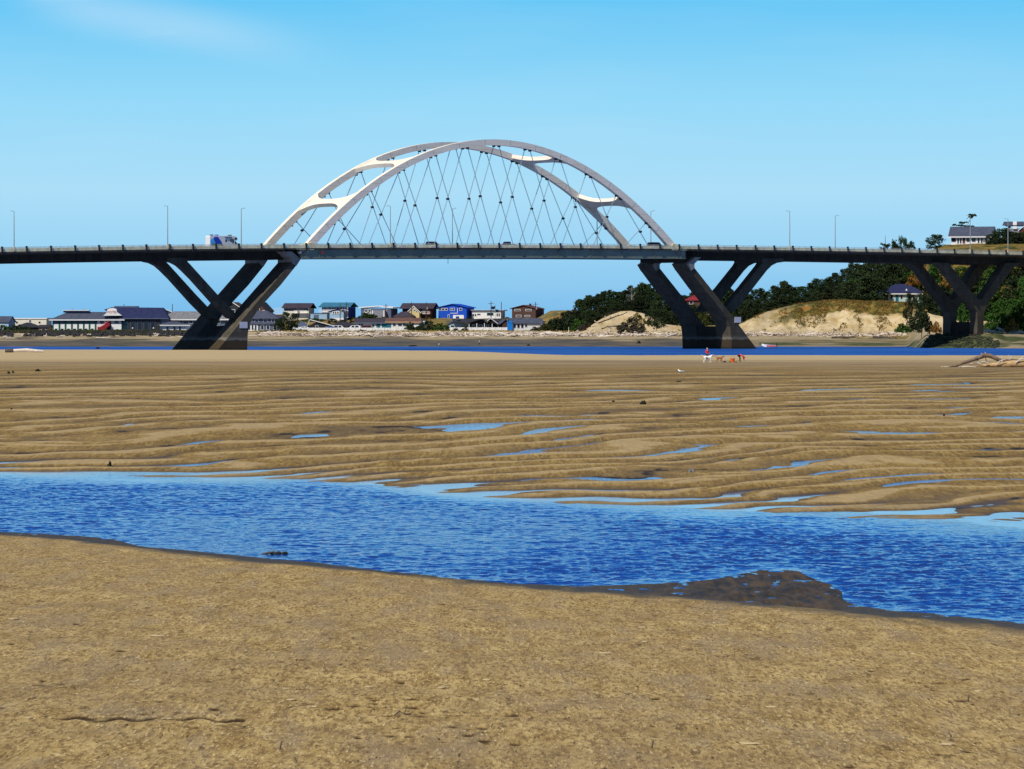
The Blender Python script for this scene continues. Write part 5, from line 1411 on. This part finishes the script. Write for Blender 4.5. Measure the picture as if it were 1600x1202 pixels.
# ------------------------------------------------------------------ driftwood on the far beach
M['drift'] = plain('bleached_driftwood', (.66, .58, .48), .85, .22, 1.5)
M['driftdark'] = plain('dark_driftwood', (.10, .08, .065), .9, .3, 1.5)
M['driftbrown'] = plain('brown_driftwood', (.34, .22, .12), .9, .3, 1.5)
M['drifttan'] = plain('tan_driftwood', (.44, .29, .14), .9, .35, 2)
M['driftlimb'] = plain('weathered_limb', (.17, .12, .085), .9, .5, 2)
def logmesh(seed, mat):
    q = random.Random(seed); m = MB(); n = 6; pts = []
    for i in range(n): pts.append((-.5+i/(n-1), q.gauss(0,.02), q.gauss(0,.012)))
    r0 = q.uniform(.045, .065); m.tube(pts, [r0*(1-.09*i)*(1+.1*q.gauss(0,1)) for i in range(n)], 7)
    for k in range(q.randrange(1, 4)):
        t = q.uniform(-.4, .4); a = q.uniform(.3, 1.3); m.tube([(t,0,0),(t+.06,.05*q.gauss(0,1),.05),(t+.09,.08*q.gauss(0,1),.06+.10*math.sin(a))], [.02,.014,.006], 5)
    if seed % 2 == 0:
        for k in range(5): a = k*1.25; m.tube([(-.48,0,0),(-.54,.07*math.cos(a),.07*math.sin(a))], [.03,.008], 5)
    return m.mesh('driftwood_log', mat)
LG = [logmesh(i, M['drift']) for i in range(6)]+[logmesh(11, M['driftdark']), logmesh(12, M['driftdark']), logmesh(13, M['driftbrown'])]
q = random.Random(21)
def log(px_, Y, ln, rz, tilt, mesh, label, group, up=0, fat=1):
    o = bpy.data.objects.new('driftwood_log', mesh); col.objects.link(o)
    o.location = ((px_-800)*Y/F, Y, gz(px_, Y)+.05*ln*fat*.8+up); o.rotation_euler = (q.random()*.6, tilt, rz); o.scale = (ln, ln*fat, ln*fat)
    tag(o, label, 'driftwood', group); return o
for i in range(250):
    u_ = q.random()
    px_ = q.uniform(395, 860) if u_ < .62 else (q.uniform(860, 1062) if u_ < .82 else q.uniform(1165, 1440))
    if 395 < px_ < 640 and q.random() < .25: px_ = q.uniform(560, 840)
    Y = 1566+q.uniform(0, 19) if px_ < 860 else 1568+q.uniform(0, 14)
    dk = q.random() < .22
    zone = 'along the beach below the houses' if px_ < 860 else ('at the foot of the sandy bluff' if px_ < 1100 else 'at the foot of the grassy dune')
    me = LG[6+q.randrange(3)] if dk else LG[q.randrange(6)]
    log(px_, Y, q.uniform(2.0, 7.5), q.gauss(0, .6), q.gauss(0, .10), me, ('dark' if dk else 'bleached')+' driftwood log lying in the tideline '+zone, 'driftwood logs '+zone, q.uniform(0, .35), q.uniform(.45, .95))
for i in range(16):
    px_ = q.uniform(-20, 320); log(px_, q.uniform(1560, 1578), q.uniform(3, 8), q.gauss(0, .3), 0, LG[q.randrange(6)], 'pale driftwood log below the dark boulders of the left bank', 'driftwood below the left bank', 0, .8)
for i in range(10):
    px_ = q.uniform(1545, 1600); log(px_, q.uniform(1385, 1398), q.uniform(3, 7), q.gauss(0, .6), q.gauss(0, .2), LG[q.randrange(6)], 'pale driftwood log in the heap right of the far-right pier', 'driftwood heap by the far-right pier', q.uniform(0, 1), 1.1)
log(1318, 1562, 9, .05, 0, LG[6], 'long dark log on the sand below the middle of the grassy dune', None, 0, .8)
log(1384, 1560, 9, -.15, .05, LG[7], 'long dark log with a root ball right of the other, below the dune', None, 0, 1)
log(872, 1572, 10, .12, .02, LG[2], 'largest bleached log pile piece left of the bluff', None, .3, 1.3)
log(522, 1572, 8.5, .55, -.12, LG[1], 'long pale log lying aslant on the sand below the white fence', None, 0, .5)
log(478+480, 1584, 12, .2, -.35, LG[6], 'dark log leaning down the sandy bluff', None, 2.2, .5).location.z += 2
# ------------------------------------------------------------------ nearer driftwood on the sand flat
def near_tree():
    Y = 470.; s = Y/F; b0 = P(1590, 571.5, Y); zg = fz(1560, Y)
    r = empty('driftwood_tree', (b0.x, Y, zg), 0, 'big fallen driftwood tree with arched limb and broken stubs on the sand at right', 'driftwood')
    X = lambda p: (p-1590)*s
    Z = lambda p: (571.5-p)*s
    j = lambda: rng.gauss(0, .12)
    MB().tube([(X(a), d, Z(b_)) for a, b_, d in ((1532,569,0),(1540,568.8,.1),(1552,568,.1),(1565,568,.0),(1580,566.5,0),(1600,566,.1),(1640,565,.3),(1690,564,.5))], [.14,.20,.28,.34,.42,.48,.50,.52], 10).build('trunk', M['drifttan'], r, smooth=True)
    MB().tube([(X(a), d, Z(b_)) for a, b_, d in ((1481,571.3,-.6),(1490,569.5,-.5),(1500,566.3,-.4),(1511,562.5,-.2),(1522,558.8,-.1),(1532,555.5,.1),(1539,552.6,.2),(1547,553.6,.3),(1555,556.8,.3),(1562,560.4,.3),(1572,561.5,.3),(1590,563,.3))], [.06,.11,.15,.19,.22,.25,.27,.25,.24,.22,.21,.2], 9).build('arched_limb', M['driftlimb'], r, smooth=True)
    MB().tube([(X(1546),.25,Z(553)),(X(1554),.25,Z(556)),(X(1562),.25,Z(560))], [.12,.13,.13], 8).build('bark_patch', M['driftbrown'], r)
    for n_, pts, rad, mt in (('stub', ((1539,553,.2),(1540,548,.2)), .06, 'drift'), ('stub', ((1538,553,.2),(1533,549.5,.1)), .05, 'drift'), ('stub', ((1520,558,-.1),(1517,555,-.2)), .06, 'drift'), ('prop', ((1540,555,.2),(1541,561,.1),(1543,565,0)), .07, 'driftdark'),
            ('twig', ((1530,558,.1),(1527,562,0)), .06, 'driftdark'), ('stub', ((1565,566,0),(1566,561,0),(1565.5,553,0)), .07, 'drift'), ('stub', ((1566,567,0),(1567,570,-.3)), .06, 'drift'), ('stub', ((1578,562,.3),(1579,557,.3),(1576,552.5,.3)), .07, 'drift'), ('stub', ((1579,557,.3),(1582,554,.3)), .05, 'drift'),
            ('root', ((1534,569,0),(1530,566,0),(1526,561,-.1)), .08, 'drift'), ('twig', ((1594,560,.3),(1598,555,.3),(1604,552,.3)), .05, 'drift'), ('twig', ((1511,570,-.5),(1518,571,-.4),(1530,568.5,-.2)), .10, 'driftbrown'), ('twig', ((1516,566,-.3),(1520,565,-.4)), .04, 'drift'), ('branch', ((1544,566,-.3),(1537,562.5,-.5),(1531,563,-.6)), .09, 'drift'), ('branch', ((1556,567,-.4),(1561,562,-.6),(1570,559,-.6)), .08, 'drift'), ('branch', ((1586,565,-.4),(1593,559,-.5),(1601,557.5,-.5)), .10, 'drift'), ('branch', ((1572,563,.4),(1583,559.5,.5),(1596,560.5,.5)), .14, 'driftlimb'), ('branch', ((1500,571,-.7),(1509,570,-.8),(1524,571,-.9)), .08, 'drift'), ('root', ((1525,563,0),(1533,567,-.1)), .09, 'drift')):
        MB().tube([(X(a), d, Z(b_)) for a, b_, d in pts], [rad*(1-.25*i) for i in range(len(pts))], 6).build(n_, M[mt], r)
    for i in range(9):
        a = 1470+i*5.5; o = MB().tube([(0,0,.05),(.35,.05,.08)], [.05,.03], 6).build('bark_chip', M['drift'], None); o.location = ((a-800)*s, Y-.6+rng.gauss(0,.3), fz(a, Y)); o.rotation_euler = (0,0,rng.gauss(0,.3))
        tag(o, 'pale chip of wood scattered on the sand left of the fallen driftwood tree', 'wood chip', 'wood chips by the fallen tree')
near_tree()
Y = 800.; zg = fz(38, Y); s_ = Y/F
r = empty('driftwood_log', ((38-800)*s_, Y, zg), 0, 'thick half-dark half-bleached driftwood log on the far edge of the sand at left', 'driftwood')
MB().tube([(-30*s_,0,.30),(-24*s_,0,.36),(-17*s_,0,.36)], [.34,.40,.34], 9).build('dark_end', M['driftdark'], r)
MB().tube([(-18*s_,0,.36),(-8*s_,.1,.40),(4*s_,.1,.46),(14*s_,.1,.36),(24*s_,.2,.28),(30*s_,.2,.22)], [.30,.31,.34,.30,.25,.18], 9).build('bleached_trunk', M['drift'], r)
for a, z in ((-26,.75),(-22,.8),(-19,.7)): MB().tube([(a*s_,0,.5),(a*s_-.1,0,z+.1)], [.12,.04], 6).build('stub', M['driftdark'], r)
o = logmesh(3, M['drift']); lo_ = bpy.data.objects.new('driftwood_log', o); col.objects.link(lo_); Y = 850.; lo_.location = ((748-800)*Y/F, Y, 0.9); lo_.scale = (1.4, 2.2, 2.2); lo_.rotation_euler = (0, -.3, .2); tag(lo_, 'small bright stick at the water edge where the sand bar dips', 'driftwood')

# stones, weed clumps
def clump(px_, py_, Y, rx, rz_, mat, label, name='weed_clump', cat='weed clump', seed=0, group=None):
    z = fz(px_, Y); m = MB(); q = random.Random(seed)
    for i in range(7):
        dx = q.gauss(0,rx*.42); m.blob((dx, q.gauss(0,rx*.3), rz_*.3*(1-min(1, abs(dx)/rx))+rz_*.25*q.random()), (rx*.34, rx*.34, rz_*(.75-.5*min(1, abs(dx)/rx))), seed+i, nu=9, nv=6, j=.3)
    o = m.build(name, mat, None); o.location = ((px_-800)*Y/F, Y, z); tag(o, label, cat, group); return o
def solveY(px_, py_, a=90, b_=700):
    ys = np.linspace(b_, a, 1500); zz_ = flat_z(np.full((1, 1500), float(px_)), ys[None, :])[0]; sc_y = YH+(H-zz_)*F/ys
    i = int(np.argmin(np.abs(sc_y-py_))); return float(ys[i])
M['weed'] = plain('dark_seaweed', (.012, .014, .008), .8)
for a in ((1005,632,.28,.30,'black weed-covered stump on the rippled sand right of centre'),(13,584,.35,.25,'left one of the pair of dark clumps on the sand at far left'),(20,583,.22,.30,'right and rounder one of the pair of dark clumps at far left'),(59,580.5,.45,.28,'dark flat clump alone right of the pair at far left'),
          (1061,597,.45,.12,'thin dark scrap of weed below the gull'),(958,628,.15,.12,'tiny dark weed scrap left of the black stump'),(18,640,.12,.1,'tiny dark weed scrap at the far left edge'),(1475,650,.12,.12,'tiny dark weed scrap on the sand at right'),(172,727,.16,.2,'dark peg-like weed lump at the far edge of the stream at left')):
    clump(a[0], a[1], solveY(a[0], a[1]), a[2]*.62, a[3]*.8, M['weed'], a[4], seed=int(a[0]))
clump(1080, 738, solveY(1080, 738), .11, .13, plain('pale_stone', (.20, .20, .20), .8, .4, 3), 'small pale grey stone on the sand just above the stream', 'stone', 'stone', 5)
# branchy snag in the stream
Y = 5.2*F/(866-YH); s_ = Y/F
r = empty('snag', ((432-800)*s_, Y, -.02), 0, 'dark weedy snag poking out of the near edge of the stream', 'driftwood')
m = MB(); q = random.Random(4)
for i in range(9): m.blob((q.gauss(.02,.11), q.gauss(0,.05), .02+.03*q.random()), (.07,.06,.04), i, nu=7, nv=4, j=.35)
m.build('root_mass', M['weed'], r); MB().tube([(-.36,0,.01),(-.2,0,.05),(-.05,0,.06)], [.02,.03,.035], 6).build('root', M['driftdark'], r)
for a in ((.02,.12),(.06,.10),(-.03,.09),(.11,.07)): MB().tube([(a[0],0,.03),(a[0]+.01,0,a[1]*.8),(a[0]-.02,0,a[1])], [.014,.01,.005], 5).build('twig', M['driftdark'], r)

# ------------------------------------------------------------------ people, dogs, gull
SKN = plain('skin', (.50, .30, .20), .6, .05)
def skin_obj(name, pts, edges, rad, mat, parent=None, sub=2, loc=None):
    me = bpy.data.meshes.new(name); me.from_pydata([tuple(p) for p in pts], edges, [])
    o = bpy.data.objects.new(name, me); col.objects.link(o)
    sk_ = o.modifiers.new('skin', 'SKIN')
    for i, v_ in enumerate(me.skin_vertices[0].data if me.skin_vertices else []): v_.radius = rad[i] if hasattr(rad[i], '__len__') else (rad[i], rad[i])
    if not me.skin_vertices:
        bm = bmesh.new(); bm.from_mesh(me); lay = bm.verts.layers.skin.verify(); bm.verts.ensure_lookup_table()
        for i, v_ in enumerate(bm.verts):
            v_[lay].radius = rad[i] if hasattr(rad[i], '__len__') else (rad[i], rad[i]); v_[lay].use_root = (i == 0)
        bm.to_mesh(me); bm.free()
    sb = o.modifiers.new('sub', 'SUBSURF'); sb.levels = sub; sb.render_levels = sub
    dg = bpy.context.evaluated_depsgraph_get(); em = bpy.data.meshes.new_from_object(o.evaluated_get(dg)); bpy.data.objects.remove(o)
    em.materials.clear(); em.materials.append(mat); em.polygons.foreach_set('use_smooth', [True]*len(em.polygons))
    o = bpy.data.objects.new(name, em); col.objects.link(o)
    if parent: o.parent = parent
    if loc: o.location = loc
    return o
STAND = dict(pelvis=(0,0,.93), waist=(0,.0,1.08), chest=(0,.0,1.30), neck=(0,0,1.47), head=(0,-.02,1.60), crown=(0,-.01,1.71),
             shl=(-.17,0,1.41), ell=(-.24,.02,1.15), wrl=(-.25,-.10,.92), shr=(.17,0,1.41), elr=(.24,.02,1.15), wrr=(.25,-.10,.92),
             hpl=(-.09,0,.88), knl=(-.10,-.02,.49), anl=(-.10,.02,.09), tol=(-.11,-.15,.04), hpr=(.09,0,.88), knr=(.10,-.02,.49), anr=(.10,.02,.09), tor=(.11,-.15,.04))
def person(label, loc, rz, pose, top, bottom, hat=None, hair=(.05,.03,.02), scale=1.0):
    J = {k: Vector(v_) for k, v_ in pose.items()}
    r = empty('person', loc, rz, label, 'person'); r.scale = (scale,)*3
    names = list(J); idx = {n_: i for i, n_ in enumerate(names)}
    E = [('pelvis','waist'),('waist','chest'),('chest','neck'),('neck','head'),('head','crown'),('chest','shl'),('shl','ell'),('ell','wrl'),('chest','shr'),('shr','elr'),('elr','wrr'),
         ('pelvis','hpl'),('hpl','knl'),('knl','anl'),('anl','tol'),('pelvis','hpr'),('hpr','knr'),('knr','anr'),('anr','tor')]
    rad = dict(pelvis=(.15,.11), waist=(.14,.10), chest=(.16,.11), neck=.055, head=(.085,.10), crown=.06, shl=.065, ell=.042, wrl=.028, shr=.065, elr=.042, wrr=.028, hpl=.085, knl=.058, anl=.040, tol=.035, hpr=.085, knr=.058, anr=.040, tor=.035)
    pts = [J[n_] for n_ in names]; ed = [(idx[a], idx[b_]) for a, b_ in E]; rr = [rad[n_] for n_ in names]
    for sd in 'lr':            # palm, four bent fingers and a thumb
        w_ = J['wr'+sd]; d = (w_-J['el'+sd]).normalized(); sdv = d.cross(Vector((0,1,.2))).normalized(); nrm = d.cross(sdv)
        pl = len(pts); pts.append(w_+d*.07); rr.append((.036,.016)); ed.append((idx['wr'+sd], pl))
        for k, ln in enumerate((.060,.072,.068,.052)):
            o_ = sdv*(.027-.018*k); a = len(pts)
            pts += [w_+d*.10+o_, w_+d*(.10+ln*.55)+o_+nrm*.012, w_+d*(.10+ln)+o_+nrm*.035]; rr += [.009,.008,.007]; ed += [(pl,a),(a,a+1),(a+1,a+2)]
        a = len(pts); pts += [w_+d*.045+sdv*.04+nrm*.01, w_+d*.085+sdv*.055+nrm*.025]; rr += [.010,.008]; ed += [(pl,a),(a,a+1)]
    skin_obj('body', pts, ed, rr, SKN, r, 1)
    def cloth(name, keys, edges, grow, mat):
        ks = [k for k in keys]; ii = {k: i for i, k in enumerate(ks)}
        gr = lambda v_: tuple(x+grow for x in v_) if hasattr(v_, '__len__') else v_+grow
        return skin_obj(name, [J[k] for k in ks], [(ii[a], ii[b_]) for a, b_ in edges], [gr(rad[k]) for k in ks], mat, r, 1)
    cloth('jacket', ['waist','pelvis','chest','neck','shl','ell','wrl','shr','elr','wrr'], [('waist','pelvis'),('waist','chest'),('chest','neck'),('chest','shl'),('shl','ell'),('ell','wrl'),('chest','shr'),('shr','elr'),('elr','wrr')], .022, top)
    cloth('trousers', ['pelvis','hpl','knl','anl','hpr','knr','anr'], [('pelvis','hpl'),('hpl','knl'),('knl','anl'),('pelvis','hpr'),('hpr','knr'),('knr','anr')], .020, bottom)
    for sd in 'lr': skin_obj('shoe', [J['an'+sd]+Vector((0,.02,-.03)), J['to'+sd]], [(0,1)], [(.05,.05),(.045,.035)], M['blackcar'], r, 1)
    hd = J['head']; up = (J['crown']-J['neck']).normalized(); fw = Vector((0,-1,0)); fw = (fw-up*fw.dot(up)).normalized() if abs(up.dot(fw)) < .95 else Vector((0,-.3,-1)).normalized(); rt_ = fw.cross(up)
    hc = hd+up*.03
    m = MB().blob(hc+up*.045-fw*.015, (.095,.105,.075), 1, nu=10, nv=6, j=.03)
    m.build('cap' if hat else 'hair', hat or plain('hair', hair, .7), r, smooth=True)
    if hat: MB().prism_xy([(-.07,-.08),(.07,-.08),(.05,-.19),(-.05,-.19)], hc.z+.045, hc.z+.06).build('cap_peak', hat, r) if up.z > .8 else None
    MB().blob(hc+fw*.105-up*.02, (.014,.022,.02), 2, nu=6, nv=4, j=0).build('nose', SKN, r)
    for sgn in (-1, 1):
        MB().blob(hc+fw*.085+rt_*.033*sgn+up*.012, (.013,.010,.009), 3, nu=6, nv=4, j=0).build('eye', M['glass'], r)
        MB().blob(hc+rt_*.09*sgn-up*.005, (.013,.02,.03), 3, nu=6, nv=4, j=0).build('ear', SKN, r)
    MB().blob(hc+fw*.088-up*.06, (.024,.010,.007), 4, nu=6, nv=4, j=0).build('mouth', plain('lips', (.35,.12,.10), .5), r)
    return r
RED = plain('red_jacket', (.62, .012, .015), .7, .08); JEANS = plain('blue_jeans', (.03, .04, .14), .8, .1); BLK = plain('black_cloth', (.010, .010, .014), .8); CAPW = plain('white_cap', (.75, .72, .68), .8)
gx = lambda p, Y: Vector(((p-800)*Y/F, Y, fz(p, Y)))
Yp = solveY(1105, 563.5, 420, 690)
p1 = dict(STAND); p1.update(wrl=(-.18,-.22,1.02), ell=(-.26,-.02,1.16), wrr=(.20,-.20,1.0))
person('person in a red jacket, jeans and a pale cap standing behind the white dog', gx(1105, Yp), R(20), p1, RED, JEANS, CAPW)
BEND = dict(pelvis=(.0,.18,.86), waist=(0,.02,.93), chest=(0,-.22,.86), neck=(0,-.38,.74), head=(0,-.47,.64), crown=(0,-.53,.55), shl=(-.17,-.30,.80), ell=(-.20,-.36,.52), wrl=(-.16,-.46,.28), shr=(.17,-.30,.80), elr=(.20,-.36,.52), wrr=(.16,-.46,.28),
            hpl=(-.10,.18,.82), knl=(-.13,.04,.46), anl=(-.13,.10,.09), tol=(-.14,-.08,.04), hpr=(.10,.18,.82), knr=(.13,.04,.46), anr=(.13,.10,.09), tor=(.14,-.08,.04))
Yq = solveY(1157, 566, 420, 690)
person('person in a red top and black trousers bending down beside the orange bucket', gx(1157, Yq), R(80), BEND, RED, BLK, None, scale=1.05)
WALK = dict(STAND); WALK.update(knl=(-.10,-.16,.50), anl=(-.10,-.26,.10), tol=(-.10,-.42,.06), knr=(.10,.02,.49), anr=(.10,.26,.11), tor=(.11,.12,.03), wrl=(-.22,.16,.95), wrr=(.22,-.24,1.0))
def shore_person(px_, py_, label, top, bottom, rz, hat=None):
    ys = np.linspace(1482, 1570, 200); zz_ = far_z(np.full(200, float(px_)), ys); yy = YH+(H-zz_)*F/ys
    Y = float(ys[int(np.argmin(np.abs(yy-py_)))]); person(label, Vector(((px_-800)*Y/F, Y, gz(px_, Y))), rz, WALK, top, bottom, hat)
shore_person(685.5, 540, 'walker in dark jacket and pale trousers on the far wet sand, left of the other', BLK, CAPW, R(70))
shore_person(749, 539.5, 'walker in pale top and dark trousers on the far wet sand, right of the other', plain('pale_shirt', (.5,.47,.45), .8), BLK, R(-70), CAPW)
def dog(label, loc, rz, mat, h_, mark=None, curl=False, sit=0):
    r = empty('dog', loc, rz, label, 'dog'); r.scale = (h_/.62,)*3
    pts = {'rump':(-.34,0,.56), 'belly':(-.05,0,.55), 'chest':(.24,0,.52), 'nk':(.37,0,.66), 'hd':(.46,0,.76), 'mz':(.57,0,.72), 'ns':(.64,0,.70),
           'tb':(-.42,0,.60), 'tm':(-.55,0,.68 if not curl else .80), 'te':(-.66,0,.80 if not curl else .92)}
    E = [('rump','belly'),('belly','chest'),('chest','nk'),('nk','hd'),('hd','mz'),('mz','ns'),('rump','tb'),('tb','tm'),('tm','te')]
    rad = {'rump':.12,'belly':.115,'chest':.15,'nk':.09,'hd':.085,'mz':.045,'ns':.03,'tb':.04,'tm':.028,'te':.015}
    for s_, y_ in (('a',-.10),('b',.10)):
        k = .05 if s_ == 'a' else -.06
        pts.update({'sh'+s_:(.25,y_*.9,.42), 'el'+s_:(.20+k*.3,y_,.30), 'wr'+s_:(.23+k,y_,.13), 'pw'+s_:(.24+k,y_,.025), 'pf'+s_:(.30+k,y_,.02),
                    'th'+s_:(-.30,y_*.9,.44), 'kn'+s_:(-.22+k*.5,y_,.32), 'hk'+s_:(-.42-k*.5,y_,.19), 'hp'+s_:(-.40-k,y_,.025), 'hf'+s_:(-.33-k,y_,.02)})
        E += [('chest','sh'+s_),('sh'+s_,'el'+s_),('el'+s_,'wr'+s_),('wr'+s_,'pw'+s_),('pw'+s_,'pf'+s_),('rump','th'+s_),('th'+s_,'kn'+s_),('kn'+s_,'hk'+s_),('hk'+s_,'hp'+s_),('hp'+s_,'hf'+s_)]
        rad.update({'sh'+s_:.075,'el'+s_:.05,'wr'+s_:.032,'pw'+s_:.03,'pf'+s_:.028,'th'+s_:.085,'kn'+s_:.06,'hk'+s_:.034,'hp'+s_:.03,'hf'+s_:.028})
    n_ = list(pts); ii = {k: i for i, k in enumerate(n_)}
    skin_obj('body', [Vector(pts[k]) for k in n_], [(ii[a], ii[b_]) for a, b_ in E], [rad[k] for k in n_], mat, r, 1)
    for y_ in (-.06, .06): MB().prism_xz([(.40,.82),(.46,.84),(.45,.72),(.41,.70)], y_-.015, y_+.015).build('ear', mark or mat, r)
    MB().blob((.655,0,.705), (.02,.022,.018), 1, nu=6, nv=4, j=0).build('nose', M['blackcar'], r)
    for y_ in (-.045, .045): MB().blob((.53,y_,.785), (.012,.01,.012), 1, nu=6, nv=4, j=0).build('eye', M['blackcar'], r)
    return r
WD = plain('white_fur', (.78,.75,.70), .9, .1); BD = plain('ginger_fur', (.36,.12,.04), .9, .15)
Yd1 = solveY(1106, 566.8, 400, 640)
d1 = dog('white dog standing in front of the person in the red jacket', gx(1106, Yd1), R(8), WD, .82, BLK)
Yd2 = solveY(1124, 566, 400, 640)
d2 = dog('ginger-brown dog right of the white dog', gx(1124.5, Yd2), R(10), BD, .62, BLK, True)
m = MB().tube([(0,0,0),(.9,.05,-.10),(1.6,.1,.02)], .012, 5); o = m.build('leash', M['blackcar'], None); o.location = gx(1113, Yd1)+Vector((0,0,.80)); tag(o, 'dark leash between the white dog and the ginger dog', 'leash')
# bucket and things on the sand
Yb = solveY(1144.5, 566, 400, 640)
r = empty('bucket', gx(1144.5, Yb), 0, 'orange bucket on the sand left of the bending person', 'bucket')
ORG = plain('orange_plastic', (.80,.13,.01), .4, .05)
vs = []; m = MB(); n = 18; prof = [(.19,0),(.25,.42),(.27,.42),(.27,.45),(.235,.45),(.18,.03)]
for rr_, z in prof:
    for k in range(n): vs.append((rr_*math.cos(k*2*math.pi/n), rr_*math.sin(k*2*math.pi/n), z))
fs = [(i*n+k, i*n+(k+1)%n, (i+1)*n+(k+1)%n, (i+1)*n+k) for i in range(len(prof)-1) for k in range(n)]+[tuple(range(n-1,-1,-1)), tuple(range(5*n,6*n))]
m.add(vs, fs).build('pail', ORG, r); MB().tube([(.26*math.cos(a), -.02, .43+.22*math.sin(a)) for a in np.linspace(0, math.pi, 9)], .012, 6).build('handle', M['bracket'], r)
r.scale = (1.25, 1.25, 1.1)
for px_, py_, rx, rz_, lab in ((1132.5,566.3,.32,.14,'dark flat bag lying on the sand between the ginger dog and the bucket'),(1140.5,566.3,.13,.13,'small dark object on the sand touching the left of the orange bucket'),(1150,566.4,.2,.1,'dark strip of cloth on the sand between the bucket and the bending person')):
    clump(px_, py_, solveY(px_, py_, 400, 640), rx, rz_, BLK, lab, 'bag', 'bag', int(px_))
# gull
Yg = solveY(1064, 586, 300, 600)
r = empty('gull', gx(1064, Yg), R(160), 'white gull with a grey wing standing on the sand left of the people and dogs', 'gull')
skin_obj('body', [Vector(p) for p in ((-.02,0,.27),(.14,0,.33),(.22,0,.43),(.25,0,.50),(-.2,0,.25),(-.34,0,.24))], [(0,1),(1,2),(2,3),(0,4),(4,5)], [.10,.085,.05,.052,.07,.025], plain('white_feathers', (.82,.81,.79), .8, .03), r, 2)
for y_ in (-.085, .085): MB().blob((-.10,y_,.30), (.24,.03,.075), 2, nu=10, nv=6, j=.02).build('wing', plain('grey_feathers', (.30,.32,.35), .8, .05), r, smooth=True)
MB().tube([(.29,0,.50),(.40,0,.475)], [.022,.006], 6).build('beak', ORG, r)
for y_ in (-.04, .04):
    MB().tube([(.0,y_,.2),(.0,y_,.01),(.06,y_,.005)], [.012,.010,.008], 5).build('leg', ORG, r); MB().blob((.275,y_*1.15,.515), (.008,.006,.008), 1, nu=6, nv=4, j=0).build('eye', M['blackcar'], r)
r.scale = (1.1,)*3
# far shore bits: stump, heron-like bird, boat
def sY(px_, py_):
    ys = np.linspace(1300, 1575, 400); zz_ = far_z(np.full(400, float(px_)), ys); yy = YH+(H-np.maximum(zz_, 0))*F/ys
    return float(ys[int(np.argmin(np.abs(yy-py_)))])
for px_, py_, rx, rz_, lab in ((998,537,.8,.9,'dark stump on the wet far sand left of the right pier'),(826,540.5,.8,.5,'dark weedy lump at the far water edge right of the walkers'),(645,541,2.6,.3,'long low dark weed bank at the far water edge left of the walkers'),(153,547,.7,.5,'dark lump in the far channel at left')):
    Y = sY(px_, py_); o = clump(px_, py_, 500, rx, rz_, M['weed'], lab, 'weed_clump', 'weed clump', int(px_)); o.location = ((px_-800)*Y/F, Y, max(0, gz(px_, Y)))
Y = 1405.
r = empty('boat', ((1202-800)*Y/F, Y, 0.0), R(12), 'small white and red open motor boat moored just right of the right pier', 'boat')
secs = []
for x_, w_, k0, zt in ((-2.5,.9,.05,.75),(-1.2,1.0,.0,.8),(.3,1.0,.0,.9),(1.5,.75,.1,1.05),(2.3,.35,.4,1.2),(2.7,.05,.8,1.3)):
    secs.append([(x_,-w_,zt),(x_,-w_*.8,k0+.1),(x_,0,k0-.1),(x_,w_*.8,k0+.1),(x_,w_,zt),(x_,w_*.85,zt),(x_,w_*.65,k0+.3),(x_,-w_*.65,k0+.3),(x_,-w_*.85,zt)])
MB().sweep(secs).build('hull', M['whitecar'], r)
for y0_ in (-1.03, .97): MB().prism_xz([(-2.5,.25),(-2.5,.62),(1.0,.72),(1.0,.35)], y0_, y0_+.06).build('red_stripe', M['red'], r)
for x_ in (-1.3, .4): MB().box((x_,-.8,.5),(x_+.35,.8,.58)).build('seat', M['whitecar'], r)
MB().box((-2.85,-.2,.3),(-2.5,.2,1.5)).build('outboard_motor', M['blackcar'], r, bevel=.08)
r.rotation_euler.z = R(176); r.scale = (.95, 1, 1)
# loose bits on the near beach
def nz_(px_, Y): return float(near_z(np.array([[float(px_)]]), np.array([[float(Y)]]))[0][0, 0])
def nY(px_, py_):
    ys = np.linspace(40, 108, 800); z_ = near_z(np.full((1, 800), float(px_)), ys[None, :])[0][0]; yy = YH+(H-z_)*F/ys
    return float(ys[int(np.argmin(np.abs(yy-py_)))])
q = random.Random(12)
for px_, py_, n_, lab in ((632,1120,0,'curly dark twig on the near sand right of the dark crack'),(1512,1096,1,'small upright dark twig stub on the near sand at right'),(437,1172,2,'thin dark twig stuck in the near sand at bottom left of centre'),(1018,1170,3,'short dark twig standing in the near sand near the bottom')):
    Y = nY(px_, py_); s_ = Y/F
    m = MB()
    if n_ == 0:
        m.tube([(-16*s_,0,.01),(-8*s_,.05,.06),(0,0,.03),(4*s_,.05,.12),(-3*s_,.0,.10)], [.008,.010,.010,.008,.004], 6); m.tube([(0,0,.03),(9*s_,.1,.02),(12*s_,.1,.05)], [.008,.007,.004], 6)
    else: m.tube([(0,0,-.02),(.01,0,.04),(.02,0,.09)], [.012,.010,.006], 6)
    o = m.build('twig', M['driftdark'], None); o.location = ((px_-800)*s_, Y, nz_(px_, Y)); tag(o, lab, 'twig')
SHELL = plain('pale_chip', (.46,.36,.19), .8, .2)
shm = [MB().blob((0,0,.006), (.05+.02*i,.05,.010), i, nu=7, nv=4, j=.3).mesh('pale_wood_chip', SHELL) for i in range(4)]
for i in range(36):
    Y = 46+46*q.random()**1.2; px_ = q.uniform(-20, 1620)
    if Y > Yd(np.array([px_]))[0]-1: continue
    o = bpy.data.objects.new('pale_wood_chip', shm[i % 4]); col.objects.link(o); o.location = ((px_-800)*Y/F, Y, nz_(px_, Y)); o.rotation_euler = (0,0,q.gauss(0,.3)); k = q.uniform(.5, 1.5); o.scale = (k*.7, k*1.3, k)
    tag(o, 'pale flat chip of wood or shell scattered on the near sand', 'chip', 'pale chips strewn over the near sand')
